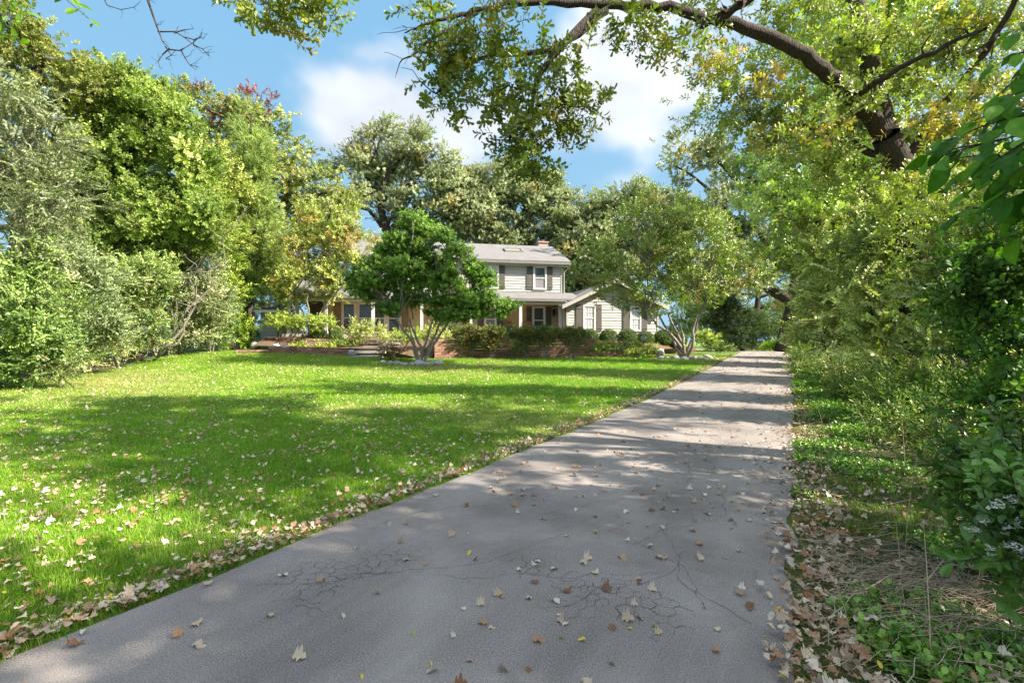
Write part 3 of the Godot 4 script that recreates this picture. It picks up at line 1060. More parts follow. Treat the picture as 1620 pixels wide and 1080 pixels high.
# ---------------------------------------------------------------- woody plants
func clump(px: float, py: float, rx: float, ry: float, d: float, deep := -1.0) -> Array:
	var k := d / FOCAL
	return [at(px, py, d), Vector3(rx * k, ry * k, (deep if deep > 0.0 else (rx + ry) * 0.5 * k))]

func limb(a: Vector3, e: Vector3, bow: float, n: int, g: RandomNumberGenerator, wob := 0.04) -> Array:
	var p := []
	var len := (e - a).length()
	var side := gauss(g) * wob * len
	for i in n + 1:
		var f := float(i) / n
		var q := a.lerp(e, f)
		q.y += bow * len * 4.0 * f * (1.0 - f) * 0.25
		q += side * sin(f * PI * 1.7)
		if i > 0 and i < n:
			q += gauss(g) * wob * len * 0.35
		p.append(q)
	return p

func taper(n: int, r0: float, r1: float) -> Array:
	var r := []
	for i in n:
		r.append(lerpf(r0, r1, pow(float(i) / maxi(1, n - 1), 0.8)))
	return r

# o: leaf (mesh list), mat, size, pal (colours), subs (per m2), per, sub_r, droop, bark, seed, limbs, trunk_r, twigs, spread
func fill_crown(clumps: Array, o: Dictionary, xf: Array, cols: Array, subs_out: Array) -> void:
	var g := rng(o.get("seed", 1) * 7 + 3)
	var pal: Array = o.pal
	var density: float = o.get("subs", 1.0)
	var per: int = o.get("per", 10)
	var sub_r: float = o.get("sub_r", 0.5)
	var size: float = o.get("size", 1.0)
	var droop: float = o.get("droop", 0.0)
	var kinds: int = o.leaf.size()
	for i in kinds:
		xf.append([])
		cols.append([])
	for ci in clumps.size():
		var c: Vector3 = clumps[ci][0]
		var r: Vector3 = clumps[ci][1]
		var w: float = clumps[ci][2] if clumps[ci].size() > 2 else 1.0
		var area := (r.x * r.y + r.y * r.z + r.x * r.z) / 3.0 * 4.0
		var n := maxi(2, int(area * density * w / (sub_r * sub_r)))
		var list := []
		for i in n:
			var u := unit(g)
			u.y = u.y + 0.12
			u = u.normalized()
			var sc := c + u * r * pow(g.randf(), 0.45) * 0.97
			list.append(sc)
			var tone := pow(g.randf(), 0.9)
			var base: Color = (pal[0] as Color).lerp(pal[1], tone)
			if pal.size() > 2 and g.randf() < o.get("third", 0.06):
				base = base.lerp(pal[2], g.randf_range(0.4, 1.0))
			base = base * (g.randf_range(0.82, 1.18) * float(o.get("gain", 1.45)))
			base.b *= float(o.get("blue", 0.6))
			for j in per:
				var q := gauss(g) * sub_r * 0.5
				q.y *= 0.7
				var p := sc + q
				if p.y < o.get("floor", -100.0):
					continue
				var dir := (u * 0.7 + q.normalized() * 0.7 + Vector3(0, 0.25 - droop, 0) + gauss(g) * float(o.get("toss", 0.45)))
				var s := size * g.randf_range(0.7, 1.25)
				var k := g.randi() % kinds
				var col := base * g.randf_range(0.8, 1.2)
				col.a = 1.0
				xf[k].append(Transform3D(basis_along(dir, g.randf() * TAU, s), p))
				cols[k].append(col)
		subs_out.append(list)

func add_crown(t: Node3D, o: Dictionary, xf: Array, cols: Array) -> void:
	var base := t.position
	for k in xf.size():
		if xf[k].is_empty():
			continue
		for i in xf[k].size():
			xf[k][i].origin -= base
		scatter(o.get("crown_name", "crown"), o.leaf[k], o.get("mat", M.leaf), xf[k], cols[k], t)

# a trunk along given points (world), limbs to every clump, leaves filling the clumps
func tree(called: String, label: String, category: String, trunk: Array, r0: float, r1: float, clumps: Array, o: Dictionary, group := "") -> Node3D:
	var t := thing(called, label, category, trunk[0], 0.0, group)
	var g := rng(o.get("seed", 1))
	var xf := []
	var cols := []
	var subs := []
	fill_crown(clumps, o, xf, cols, subs)
	var bark: Material = o.get("bark", M.bark)
	var tb := MB.new()
	var path := []
	var radii := []
	for i in trunk.size():
		path.append((trunk[i] as Vector3) - trunk[0])
		radii.append(lerpf(r0, r1, float(i) / maxi(1, trunk.size() - 1)) * (1.35 if i == 0 else 1.0))
	tb.tube(path, radii, 10, Color.WHITE, 0.06, g)
	part("trunk", tb.mesh(), bark, t)
	var lr: float = o.get("limb_r", 0.1)
	for ci in clumps.size():
		if o.get("limbs", true) == false:
			break
		var c: Vector3 = clumps[ci][0]
		# leave the trunk where a limb to this clump would rise at a natural slope
		var best := 1
		var cost := 1e9
		for i in range(1, trunk.size()):
			var q: Vector3 = trunk[i]
			var hd := Vector2(c.x - q.x, c.z - q.z).length()
			var e := absf((c.y - q.y) - hd * 0.7) + hd * 0.15
			if e < cost:
				cost = e
				best = i
		var from: Vector3 = trunk[best]
		var n := 6
		var pts := limb(from - trunk[0], c - trunk[0], o.get("bow", 0.12), n, g, 0.05)
		var lb := MB.new()
		var rr := minf(lr, radii[best] * 0.8)
		lb.tube(pts, taper(n + 1, rr, rr * 0.22), 6, Color.WHITE, 0.08, g)
		var every: int = o.get("twigs", 3)
		if every > 0:
			for i in range(0, subs[ci].size(), every):
				var e2: Vector3 = subs[ci][i] - trunk[0]
				var a: Vector3 = pts[g.randi_range(3, n)]
				var tp := limb(a, e2, 0.05, 3, g, 0.06)
				lb.tube(tp, taper(4, rr * 0.24, rr * 0.06), 4)
		part("limb", lb.mesh(), bark, t)
	add_crown(t, o, xf, cols)
	return t

# many stems from one foot
func shrub(called: String, label: String, category: String, foot: Vector3, clumps: Array, o: Dictionary, group := "") -> Node3D:
	var t := thing(called, label, category, foot, 0.0, group)
	var g := rng(o.get("seed", 1))
	var xf := []
	var cols := []
	var subs := []
	fill_crown(clumps, o, xf, cols, subs)
	var lr: float = o.get("limb_r", 0.03)
	var forks := []
	var mains: int = o.get("mains", 0)
	var mid := Vector3.ZERO
	for q in clumps:
		mid += (q[0] - foot) / clumps.size()
	for i in mains:
		var a := TAU * (i + g.randf_range(-0.2, 0.2)) / mains
		var spread: float = mid.y * 0.30
		var e := Vector3(cos(a) * spread + mid.x * 0.4, mid.y * g.randf_range(0.42, 0.62), sin(a) * spread * 0.8)
		forks.append(e)
		var b := MB.new()
		b.tube(limb(Vector3(cos(a) * 0.12, -0.08, sin(a) * 0.1), e, 0.12, 6, g, 0.04), taper(7, lr, lr * 0.55), 8, Color.WHITE, 0.05, g)
		part("stem", b.mesh(), o.get("bark", M.bark), t)
	for ci in clumps.size():
		var b := MB.new()
		var c: Vector3 = clumps[ci][0] - foot
		var f := Vector3(g.randf_range(-0.12, 0.12), -0.05, g.randf_range(-0.1, 0.1))
		if mains > 0:
			f = forks[0]
			for q in forks:
				if (q as Vector3).distance_to(c) < f.distance_to(c):
					f = q
		var pts := limb(f, c, o.get("bow", 0.25), 6, g, 0.05)
		b.tube(pts, taper(7, lr * (0.5 if mains > 0 else 1.0), lr * (0.2 if mains > 0 else 0.3)), 6)
		var every: int = o.get("twigs", 2)
		if every > 0:
			for i in range(0, subs[ci].size(), every):
				var e: Vector3 = subs[ci][i] - foot
				b.tube(limb(pts[g.randi_range(2, 6)], e, 0.1, 3, g, 0.07), taper(4, lr * 0.4, lr * 0.12), 4)
		part("limb" if mains > 0 else "stem", b.mesh(), o.get("bark", M.bark), t)
	add_crown(t, o, xf, cols)
	return t

func cl(list: Array, d: float, deep := -1.0) -> Array:
	var out := []
	for q in list:
		var c := clump(q[0], q[1], q[2], q[3], d + (q[4] if q.size() > 4 else 0.0), deep)
		if q.size() > 5:
			c.append(q[5])
		out.append(c)
	return out

# ---------------------------------------------------------------- oaks behind the house
func build_far_trees() -> void:
	var pal := [Color(0.21, 0.245, 0.135), Color(0.39, 0.42, 0.285), Color(0.42, 0.34, 0.16)]
	var o := {"leaf": L.far, "pal": pal, "subs": 0.30, "per": 38, "sub_r": 0.85, "size": 0.7, "limb_r": 0.3, "twigs": 5, "bow": 0.2, "blue": 0.85, "gain": 1.3}
	var d := 52.0
	o.seed = 101
	o.subs = 0.7
	tree("oak_tree", "tall open oak behind the house's left roof, its forked limbs showing against the sky", "tree",
		[on_ground(-13.0, d), at(640, 470, d), at(628, 420, d), at(612, 370, d), at(600, 320, d)], 0.75, 0.35,
		cl([[560, 250, 36, 28], [598, 208, 38, 20], [655, 222, 30, 30], [690, 268, 44, 36], [618, 275, 55, 34, 2.0], [566, 312, 32, 20], [640, 325, 48, 30], [722, 292, 40, 30], [534, 262, 20, 16], [664, 380, 40, 30], [690, 340, 40, 30], [520, 310, 30, 24], [590, 268, 36, 24], [704, 312, 46, 34], [748, 335, 40, 34], [640, 240, 36, 22]], d), o)
	o.seed = 102
	o.subs = 0.95
	tree("oak_tree", "broad dense oak with a rounded crown rising behind the chimney and right roof", "tree",
		[on_ground(0.0, d + 2.0), at(830, 460, d + 2), at(828, 410, d + 2), at(822, 350, d + 2)], 0.8, 0.4,
		cl([[785, 290, 56, 36], [835, 318, 60, 36], [760, 335, 55, 40], [872, 312, 36, 30], [900, 340, 44, 34], [830, 375, 70, 34], [915, 385, 50, 40], [770, 385, 50, 30], [740, 300, 40, 30], [880, 430, 60, 36], [935, 350, 25, 25], [810, 265, 30, 16], [860, 290, 30, 20], [730, 350, 40, 40], [800, 410, 60, 24]], d + 2.0), o)
	o.seed = 103
	tree("oak_tree", "grey-green oak right of the chimney, behind the garage gable", "tree",
		[on_ground(12.0, d), at(985, 470, d), at(990, 410, d), at(1000, 350, d)], 0.7, 0.35,
		cl([[962, 325, 34, 26], [1000, 305, 36, 20], [1036, 325, 32, 28], [955, 372, 54, 38], [1022, 378, 56, 42], [905, 405, 40, 40], [975, 425, 60, 36], [1060, 400, 40, 50], [1080, 350, 40, 40], [930, 460, 60, 40]], d), o)
	o.seed = 104
	o.subs = 0.5
	tree("oak_tree", "dark-limbed oak above the end of the driveway", "tree",
		[on_ground(20.5, 36.0), at(1256, 480, 36), at(1262, 430, 36), at(1246, 390, 36), at(1238, 330, 36), at(1228, 270, 36)], 0.55, 0.3,
		cl([[1085, 240, 40, 28], [1140, 250, 46, 36], [1070, 290, 30, 20], [1195, 290, 54, 44], [1125, 325, 54, 34], [1225, 235, 54, 40], [1185, 375, 52, 34], [1280, 330, 56, 50], [1135, 395, 46, 34], [1245, 410, 48, 24], [1300, 250, 40, 50], [1110, 440, 40, 30], [1200, 450, 40, 26]], 36.0), o)
	o.seed = 105
	tree("oak_tree", "tall thin tree behind the driveway's dark evergreen, its pale trunk in the sky gap", "tree",
		[on_ground(25.0, 50.0), at(1200, 470, 50), at(1212, 420, 50), at(1218, 380, 50)], 0.3, 0.2,
		cl([[1130, 470, 40, 40], [1170, 430, 40, 40], [1260, 470, 40, 40], [1230, 380, 36, 26]], 50.0), o)
	# closing wood beyond, seen only through gaps
	o.seed = 106
	o.pal = [Color(0.13, 0.19, 0.07), Color(0.24, 0.3, 0.13)]
	o.subs = 0.5
	tree("oak_tree", "low distant tree seen between the left pine and the small crabapple", "tree",
		[on_ground(-32.0, 62.0), at(440, 500, 62), at(438, 450, 62)], 0.4, 0.25,
		cl([[420, 500, 34, 30], [470, 480, 40, 40], [520, 470, 40, 40], [450, 520, 40, 22], [400, 530, 40, 18], [420, 450, 30, 30]], 62.0), o)
	o.seed = 107
	tree("oak_tree", "distant tree closing the view past the driveway crest", "tree",
		[on_ground(38.0, 64.0), at(1270, 500, 64), at(1268, 460, 64)], 0.4, 0.25,
		cl([[1180, 505, 50, 36], [1250, 500, 50, 40], [1330, 490, 60, 50], [1300, 440, 50, 40], [1090, 490, 60, 50]], 64.0), o)

# ---------------------------------------------------------------- wood along the left of the lawn
func build_left_wood() -> void:
	var o := {"leaf": L.far, "mat": M.leaf_far, "pal": [Color(0.17, 0.195, 0.075), Color(0.37, 0.38, 0.2), Color(0.34, 0.2, 0.1)], "subs": 0.6, "per": 20, "sub_r": 0.8, "size": 0.85, "limb_r": 0.22, "twigs": 4, "blue": 0.8, "seed": 121}
	var d := 37.0
	tree("oak_tree", "olive oak with reddish tips standing behind the left pine", "tree",
		[on_ground(-20.5, d), at(392, 440, d), at(390, 360, d), at(398, 280, d), at(400, 220, d)], 0.5, 0.28,
		cl([[308, 158, 32, 26], [362, 180, 44, 34], [420, 192, 36, 34], [296, 225, 34, 44], [450, 246, 36, 36], [482, 292, 38, 34], [350, 240, 60, 40], [500, 345, 40, 40], [310, 300, 40, 50], [420, 290, 60, 50], [460, 350, 50, 40], [530, 290, 26, 24], [520, 350, 40, 40], [490, 410, 50, 40], [450, 430, 40, 40], [540, 400, 36, 40], [556, 330, 24, 24]], d), o)
	var vine := {"leaf": L.broad, "pal": [Color(0.13, 0.03, 0.03), Color(0.25, 0.08, 0.06)], "subs": 0.3, "per": 6, "sub_r": 0.4, "size": 1.0, "limb_r": 0.04, "seed": 122}
	shrub("creeper_vine", "dark red creeper leaves hanging in the top of the left oak", "vine", at(402, 215, 36.2), cl([[412, 158, 22, 12], [432, 160, 8, 12], [392, 150, 12, 8], [350, 182, 14, 9], [318, 140, 10, 7], [404, 185, 10, 12]], 36.0), vine)
	o.seed = 123
	o.pal = [Color(0.15, 0.17, 0.05), Color(0.33, 0.33, 0.13), Color(0.4, 0.28, 0.1)]
	o.size = 0.7
	tree("oak_tree", "old olive-brown oak filling the photo's top left corner", "tree",
		[on_ground(-22.5, 22.0), at(30, 420, 22), at(40, 300, 22), at(50, 200, 22), at(60, 110, 22)], 0.45, 0.25,
		cl([[20, 40, 60, 50], [70, 70, 50, 40], [118, 90, 36, 40], [40, 120, 60, 50], [110, 150, 50, 50], [-40, 100, 60, 80], [150, 130, 26, 30], [-30, 240, 60, 70]], 22.0), o)
	var p := {"leaf": L.broad, "mat": M.gloss, "pal": [Color(0.095, 0.145, 0.04), Color(0.27, 0.32, 0.105), Color(0.42, 0.42, 0.22)], "gain": 1.7, "blue": 0.8, "subs": 0.9, "per": 22, "sub_r": 0.5, "size": 1.0, "limb_r": 0.14, "twigs": 4, "seed": 124}
	d = 24.0
	tree("maple_tree", "large bright green tree dominating the left wood", "tree",
		[on_ground(-18.9, d), at(212, 480, d), at(210, 400, d), at(205, 310, d), at(200, 220, d)], 0.3, 0.16,
		cl([[196, 150, 58, 44], [140, 190, 56, 50], [256, 195, 44, 50], [180, 260, 80, 66], [290, 270, 44, 50], [248, 340, 74, 60], [120, 300, 70, 66], [326, 350, 30, 46], [196, 410, 80, 50], [110, 380, 60, 60]], d), p)
	var q := {"leaf": L.willow, "pal": [Color(0.15, 0.19, 0.09), Color(0.33, 0.37, 0.23), Color(0.2, 0.26, 0.09)], "subs": 0.9, "per": 20, "sub_r": 0.5, "size": 1.15, "droop": 0.5, "limb_r": 0.08, "twigs": 3, "bark": M.pale_bark, "blue": 0.9, "gain": 1.2, "seed": 125}
	d = 15.0
	tree("olive_tree", "silvery grey-leaved tree with drooping sprays at the left photo edge", "tree",
		[on_ground(-17.4, d), at(-40, 480, d), at(-20, 380, d), at(0, 280, d)], 0.16, 0.08,
		cl([[10, 150, 50, 44], [56, 225, 46, 50], [16, 300, 60, 60], [86, 320, 46, 52], [-40, 240, 60, 80], [70, 400, 40, 40]], d), q)
	# pine
	var pine := {"leaf": L.needle, "mat": M.needle, "pal": [Color(0.14, 0.21, 0.075), Color(0.3, 0.38, 0.17)], "subs": 0.9, "per": 16, "sub_r": 0.45, "size": 1.5, "limb_r": 0.05, "twigs": 4, "bow": -0.1, "seed": 126}
	d = 32.0
	var tiers := []
	var g := rng(127)
	for i in 17:
		var f := i / 16.0
		var w := lerpf(6.0, 44.0, pow(f, 0.8))
		for k in (1 if i < 2 else 3):
			tiers.append([396.0 - 8.0 * f + (k - 1) * w * 0.75 + g.randf_range(-6, 6), 188.0 + f * 270.0 + g.randf_range(-8, 8), 10.0 + w * 0.42, 7.0, g.randf_range(-1.2, 1.2)])
	tree("pine_tree", "pale green pine with layered feathery branches in front of the left oak", "tree",
		[on_ground(-17.8, d), at(386, 480, d), at(388, 420, d), at(390, 350, d), at(392, 280, d), at(396, 210, d), at(397, 180, d)], 0.26, 0.04, cl(tiers, d), pine)
	var y := {"leaf": L.broad, "pal": [Color(0.2, 0.24, 0.065), Color(0.34, 0.37, 0.14)], "subs": 0.6, "per": 14, "sub_r": 0.5, "size": 1.0, "limb_r": 0.06, "seed": 128}
	tree("young_maple", "slender yellow-green tree between the big green tree and the pine", "tree",
		[on_ground(-17.4, 29.0), at(352, 450, 29), at(352, 370, 29), at(350, 300, 29)], 0.1, 0.05,
		cl([[352, 285, 30, 26], [330, 320, 26, 30], [376, 300, 20, 20], [350, 360, 34, 40], [340, 240, 16, 20]], 29.0), y)
	# ivy-clad trunk
	var ivy := {"leaf": L.small, "mat": M.gloss, "pal": [Color(0.16, 0.25, 0.05), Color(0.36, 0.42, 0.14)], "subs": 0.5, "per": 8, "sub_r": 0.3, "size": 1.4, "limb_r": 0.03, "seed": 129}
	shrub("ivy_column", "ivy climbing a trunk at the left lawn's far corner, beside the shed", "vine", on_ground(-16.9, 29.0), cl([[372, 520, 14, 30], [368, 470, 12, 34], [366, 420, 12, 30], [364, 380, 12, 26], [386, 525, 10, 22]], 29.0), ivy)
	# understorey
	var s := {"leaf": L.fine, "pal": [Color(0.17, 0.22, 0.075), Color(0.36, 0.4, 0.18), Color(0.45, 0.42, 0.25)], "subs": 1.1, "per": 18, "sub_r": 0.42, "size": 1.0, "limb_r": 0.04, "twigs": 3, "toss": 0.8, "gain": 1.8, "blue": 0.8, "bark": M.pale_bark}
	var bushes := [
		["dense green shrub at the left photo edge nearest the camera, reaching the lawn", 14.5, -20.0, [[-10, 480, 60, 70], [50, 500, 50, 60], [20, 560, 50, 40], [70, 555, 40, 40], [-30, 580, 50, 40], [30, 430, 50, 50]]],
		["grey-green shrub second from the left edge, under the big green tree", 18.5, 110.0, [[120, 450, 54, 52], [100, 520, 50, 44], [150, 520, 46, 40], [90, 430, 40, 40]]],
		["pale olive shrub under the big green tree's middle", 22.0, 190.0, [[180, 470, 50, 46], [215, 510, 50, 36], [170, 520, 40, 30], [240, 440, 40, 40]]],
		["tangled shrub with bare grey twigs between big green tree and yellow-green tree", 25.5, 280.0, [[270, 470, 44, 44], [300, 430, 40, 46], [290, 515, 44, 28], [330, 470, 36, 40], [300, 380, 36, 36]]],
		["thin shrub at the wood's far end, in front of the ivy-clad trunk", 27.5, 335.0, [[330, 520, 30, 24], [345, 490, 24, 30], [310, 530, 24, 18]]]]
	var k := 0
	for b in bushes:
		s.seed = 140 + k
		k += 1
		s.pal = [[Color(0.07, 0.12, 0.035), Color(0.2, 0.28, 0.09), Color(0.34, 0.35, 0.22)], [Color(0.09, 0.13, 0.06), Color(0.26, 0.31, 0.19), Color(0.42, 0.42, 0.32)], [Color(0.09, 0.14, 0.045), Color(0.25, 0.32, 0.12), Color(0.38, 0.38, 0.25)], [Color(0.12, 0.15, 0.08), Color(0.3, 0.33, 0.2), Color(0.45, 0.42, 0.34)], [Color(0.08, 0.13, 0.035), Color(0.22, 0.3, 0.1), Color(0.3, 0.32, 0.18)]][k - 1]
		shrub("honeysuckle_bush", b[0], "bush", on_ground((b[2] - 810.0) / FOCAL * b[1], b[1]), cl(b[3], b[1]), s)
	# bare dead boughs in the thicket
	var dead := thing("dead_tree", "bare grey dead tree leaning in the left thicket", "tree", on_ground(-17.0, 23.0))
	var dg := rng(151)
	var foot := dead.position
	for e in [[180, 330], [140, 420], [340, 300], [410, 250], [300, 360], [330, 400], [230, 380]]:
		var bb := MB.new()
		var tip := at(e[0], e[1] + 80, 22.3) - foot
		var pts := limb(Vector3(0, 0.2, 0), tip, 0.35, 8, dg, 0.07)
		bb.tube(pts, taper(9, 0.07, 0.012), 6)
		for i in 9:
			var a: Vector3 = pts[dg.randi_range(3, 8)]
			bb.tube(limb(a, a + Vector3(dg.randf_range(-0.9, 0.9), dg.randf_range(-0.2, 0.8), dg.randf_range(-0.3, 0.5)), 0.1, 3, dg, 0.1), taper(4, 0.02, 0.004), 4)
		part("limb", bb.mesh(), M.pale_bark, dead)
	# weedy fringe: pale goldenrod and asters
	var fr := {"leaf": L.weed, "pal": [Color(0.27, 0.3, 0.14), Color(0.48, 0.48, 0.3), Color(0.6, 0.58, 0.48)], "subs": 0.5, "per": 9, "sub_r": 0.28, "size": 0.9, "limb_r": 0.008, "twigs": 3, "third": 0.3}
	var spots := [[112, 590, 17.6], [150, 578, 19.3], [185, 570, 21.0], [222, 562, 23.0], [258, 556, 25.0], [290, 551, 27.0], [80, 598, 16.5], [318, 548, 28.5]]
	k = 0
	for q2 in spots:
		fr.seed = 160 + k
		var fy: float = q2[1]
		shrub("tall_weeds", "pale seedy weeds on the left lawn edge, %s from the house end" % ["seventh", "sixth", "fifth", "fourth", "third", "second", "eighth", "first"][k], "weeds", on_ground((q2[0] - 810.0) / FOCAL * q2[2], q2[2]),
			cl([[q2[0] - 14, fy - 24, 20, 16], [q2[0] + 12, fy - 20, 20, 15], [q2[0] - 4, fy - 40, 18, 14]], q2[2]), fr, "pale weeds along the left lawn edge")
		k += 1

# ---------------------------------------------------------------- wood along the right of the drive
func path_px(list: Array) -> Array:
	var out := []
	for q in list:
		out.append(at(q[0], q[1], q[2]))
	return out

func build_right_wood() -> void:
	# the big oak whose limb crosses over the drive
	var t := thing("oak_tree", "great oak right of the drive, one long limb reaching over it across the sky", "tree", on_ground(9.35, 11.2))
	var base := t.position
	var g := rng(201)
	var o := {"leaf": L.oak, "mat": M.leaf_thin, "pal": [Color(0.13, 0.18, 0.04), Color(0.25, 0.29, 0.065), Color(0.42, 0.3, 0.07)], "subs": 0.62, "per": 11, "sub_r": 0.4, "size": 0.85, "limb_r": 0.09, "twigs": 3, "third": 0.14, "gain": 1.15, "seed": 202}
	var subs := []
	var branches := [
		[[[1462, 560, 11.2], [1452, 420, 11.1], [1445, 330, 11.0], [1425, 262, 11.0], [1402, 215, 11.0]], 0.36, 0.27, "trunk"],
		[[[1402, 215, 11.0], [1345, 150, 10.8], [1300, 112, 10.6], [1262, 80, 10.4], [1180, 45, 10.2], [1110, 24, 10.0], [1040, 10, 9.8], [960, 8, 9.6], [880, 4, 9.5], [800, 6, 9.4], [740, 22, 9.3]], 0.2, 0.04, "limb"],
		[[[1402, 215, 11.0], [1385, 130, 11.2], [1368, 60, 11.4], [1345, -40, 11.6], [1330, -160, 11.8]], 0.25, 0.14, "limb"],
		[[[1425, 262, 11.0], [1490, 170, 10.6], [1560, 80, 10.0], [1620, -20, 9.4]], 0.10, 0.05, "limb"],
		[[[960, 14, 9.6], [915, 52, 9.5], [870, 80, 9.4], [820, 84, 9.4], [765, 92, 9.3], [720, 118, 9.2], [690, 148, 9.2]], 0.085, 0.02, "limb"],
		[[[945, 18, 9.6], [890, 72, 9.3], [856, 112, 9.2], [846, 150, 9.1], [828, 190, 9.1], [806, 222, 9.0]], 0.085, 0.02, "limb"],
		[[[740, 22, 9.3], [700, 30, 9.2], [665, 42, 9.2], [640, 52, 9.1]], 0.05, 0.01, "limb"],
		[[[770, 12, 9.4], [720, 42, 9.2], [675, 66, 9.1], [658, 84, 9.1], [632, 100, 9.1]], 0.05, 0.01, "limb"],
		[[[842, 165, 9.1], [835, 200, 9.0], [848, 225, 9.0], [840, 262, 9.0]], 0.035, 0.008, "limb"],
		[[[828, 190, 9.1], [860, 165, 9.0], [900, 165, 8.9], [935, 172, 8.9]], 0.03, 0.008, "limb"],
		[[[1110, 36, 10.0], [1150, 20, 9.8], [1200, -10, 9.6]], 0.12, 0.06, "limb"],
		[[[1425, 262, 11.0], [1320, 215, 11.3], [1250, 195, 11.6], [1180, 190, 12.0]], 0.1, 0.03, "limb"],
		[[[1350, 155, 10.8], [1420, 110, 9.8], [1500, 70, 9.2], [1560, 45, 8.6]], 0.07, 0.03, "limb"]]
	for br in branches:
		var raw := path_px(br[0])
		var pts := []
		for i in raw.size() - 1:
			for k in 4:
				var f := k / 4.0
				var pre: Vector3 = raw[maxi(i - 1, 0)]
				var post: Vector3 = raw[mini(i + 2, raw.size() - 1)]
				var p: Vector3 = (raw[i] as Vector3).cubic_interpolate(raw[i + 1], pre, post, f) + gauss(g) * (0.010 + float(br[1]) * 0.06)
				pts.append(p - base)
		pts.append((raw[-1] as Vector3) - base)
		var b := MB.new()
		b.tube(pts, taper(pts.size(), br[1], br[2]), 12 if br[1] > 0.15 else 7, Color.WHITE, 0.07, g)
		if br[1] < 0.13:
			for i in 7:
				var a: Vector3 = pts[g.randi_range(pts.size() / 2, pts.size() - 1)]
				var r2: float = br[2]
				b.tube(limb(a, a + Vector3(g.randf_range(-0.6, 0.3), g.randf_range(-0.5, 0.4), g.randf_range(-0.4, 0.4)), 0.2, 4, g, 0.1), taper(5, r2 * 0.9, 0.003), 4)
		part(br[3], b.mesh(), M.bark, t)
	var over := cl([[712, 92, 22, 16], [742, 76, 20, 16], [785, 62, 34, 22], [700, 105, 14, 14], [730, 112, 20, 12], [775, 104, 26, 16], [845, 60, 40, 26], [905, 88, 30, 20], [880, 130, 30, 16], [835, 130, 24, 20], [800, 130, 18, 18], [712, 160, 9, 14], [690, 120, 10, 10],
		[778, 172, 18, 10], [815, 182, 18, 16], [850, 170, 24, 14], [900, 168, 24, 12], [930, 178, 16, 10], [805, 222, 20, 16], [845, 222, 26, 14], [830, 246, 18, 10], [880, 206, 18, 12], [862, 248, 8, 12], [690, 10, 30, 14], [760, 30, 20, 10], [1010, 36, 20, 10], [985, 14, 30, 14], [1060, 60, 16, 12], [1090, 48, 20, 14]], 9.2, 0.55)
	for q in over:
		q.append(0.42)
	var crown2 := cl([[1110, 92, 30, 22], [1150, 140, 46, 30], [1120, 185, 34, 20], [1190, 190, 50, 34], [1180, 100, 46, 30], [1250, 140, 54, 36], [1270, 220, 60, 36], [1320, 60, 60, 44], [1340, 180, 60, 44], [1330, 270, 60, 36], [1410, 70, 60, 50], [1420, 150, 54, 44], [1490, 110, 56, 50], [1480, 220, 60, 50], [1560, 180, 50, 50], [1400, 300, 50, 30], [1470, 290, 60, 40], [1560, 80, 60, 50], [1620, 150, 50, 60], [1520, 30, 60, 36], [1620, 20, 50, 40], [1230, 40, 50, 26], [1270, -20, 60, 40], [1130, 10, 50, 20], [1550, 280, 50, 50]], 11.2)
	var xf1 := []
	var cols1 := []
	o.seed = 202
	o.subs = 0.62
	fill_crown(over, o, xf1, cols1, subs)
	add_crown(t, o, xf1, cols1)
	var xf2 := []
	var cols2 := []
	o.seed = 203
	o.gain = 1.8
	o.blue = 0.9
	o.subs = 0.95
	o.per = 14
	o.size = 0.66
	o.size = 0.72
	o.sub_r = 0.45
	o.pal = [Color(0.11, 0.14, 0.045), Color(0.37, 0.39, 0.13), Color(0.52, 0.36, 0.14)]
	o.third = 0.10
	crown2.append_array(cl([[1440, 290, 50, 30], [1460, 345, 50, 40], [1490, 170, 50, 40], [1300, 200, 40, 30]], 9.8))
	fill_crown(crown2, o, xf2, cols2, subs)
	add_crown(t, o, xf2, cols2)
	# the tall oak that fills the top right corner and shades the near lawn
	var s := {"leaf": L.oak, "mat": M.leaf_thin, "pal": [Color(0.16, 0.23, 0.05), Color(0.33, 0.38, 0.09), Color(0.45, 0.33, 0.09)], "subs": 0.6, "per": 9, "sub_r": 0.62, "size": 1.3, "limb_r": 0.14, "twigs": 4, "gain": 1.75, "blue": 0.9, "third": 0.1, "seed": 205}
	var cs := []
	for q in [[6.6, 10.0, 4.2, 1.7, 1.2, 1.6], [8.6, 12.0, 3.6, 2.4, 1.6, 2.2], [11.0, 13.5, 4.0, 2.6, 1.8, 2.4], [9.5, 9.2, 3.2, 2.2, 1.4, 1.9], [12.5, 10.5, 5.5, 2.4, 1.8, 2.2], [10.5, 11.5, 1.8, 2.4, 1.6, 2.0], [8.8, 8.2, 6.2, 1.6, 1.2, 1.5], [13.0, 13.0, 2.0, 2.4, 1.6, 2.2], [9.4, 14.4, 4.8, 2.0, 1.3, 1.8]]:
		cs.append([Vector3(q[0], q[1], -q[2]), Vector3(q[3], q[4], q[5])])
	tree("oak_tree", "tall oak filling the top right corner, with yellowing leaves close overhead", "tree",
		[on_ground(11.6, 4.0), Vector3(11.5, 3.0, -4.0), Vector3(11.3, 6.0, -4.1), Vector3(11.1, 9.0, -4.2), Vector3(11.0, 11.5, -4.2)], 0.38, 0.2, cs, s)
	s.seed = 206
	cs = []
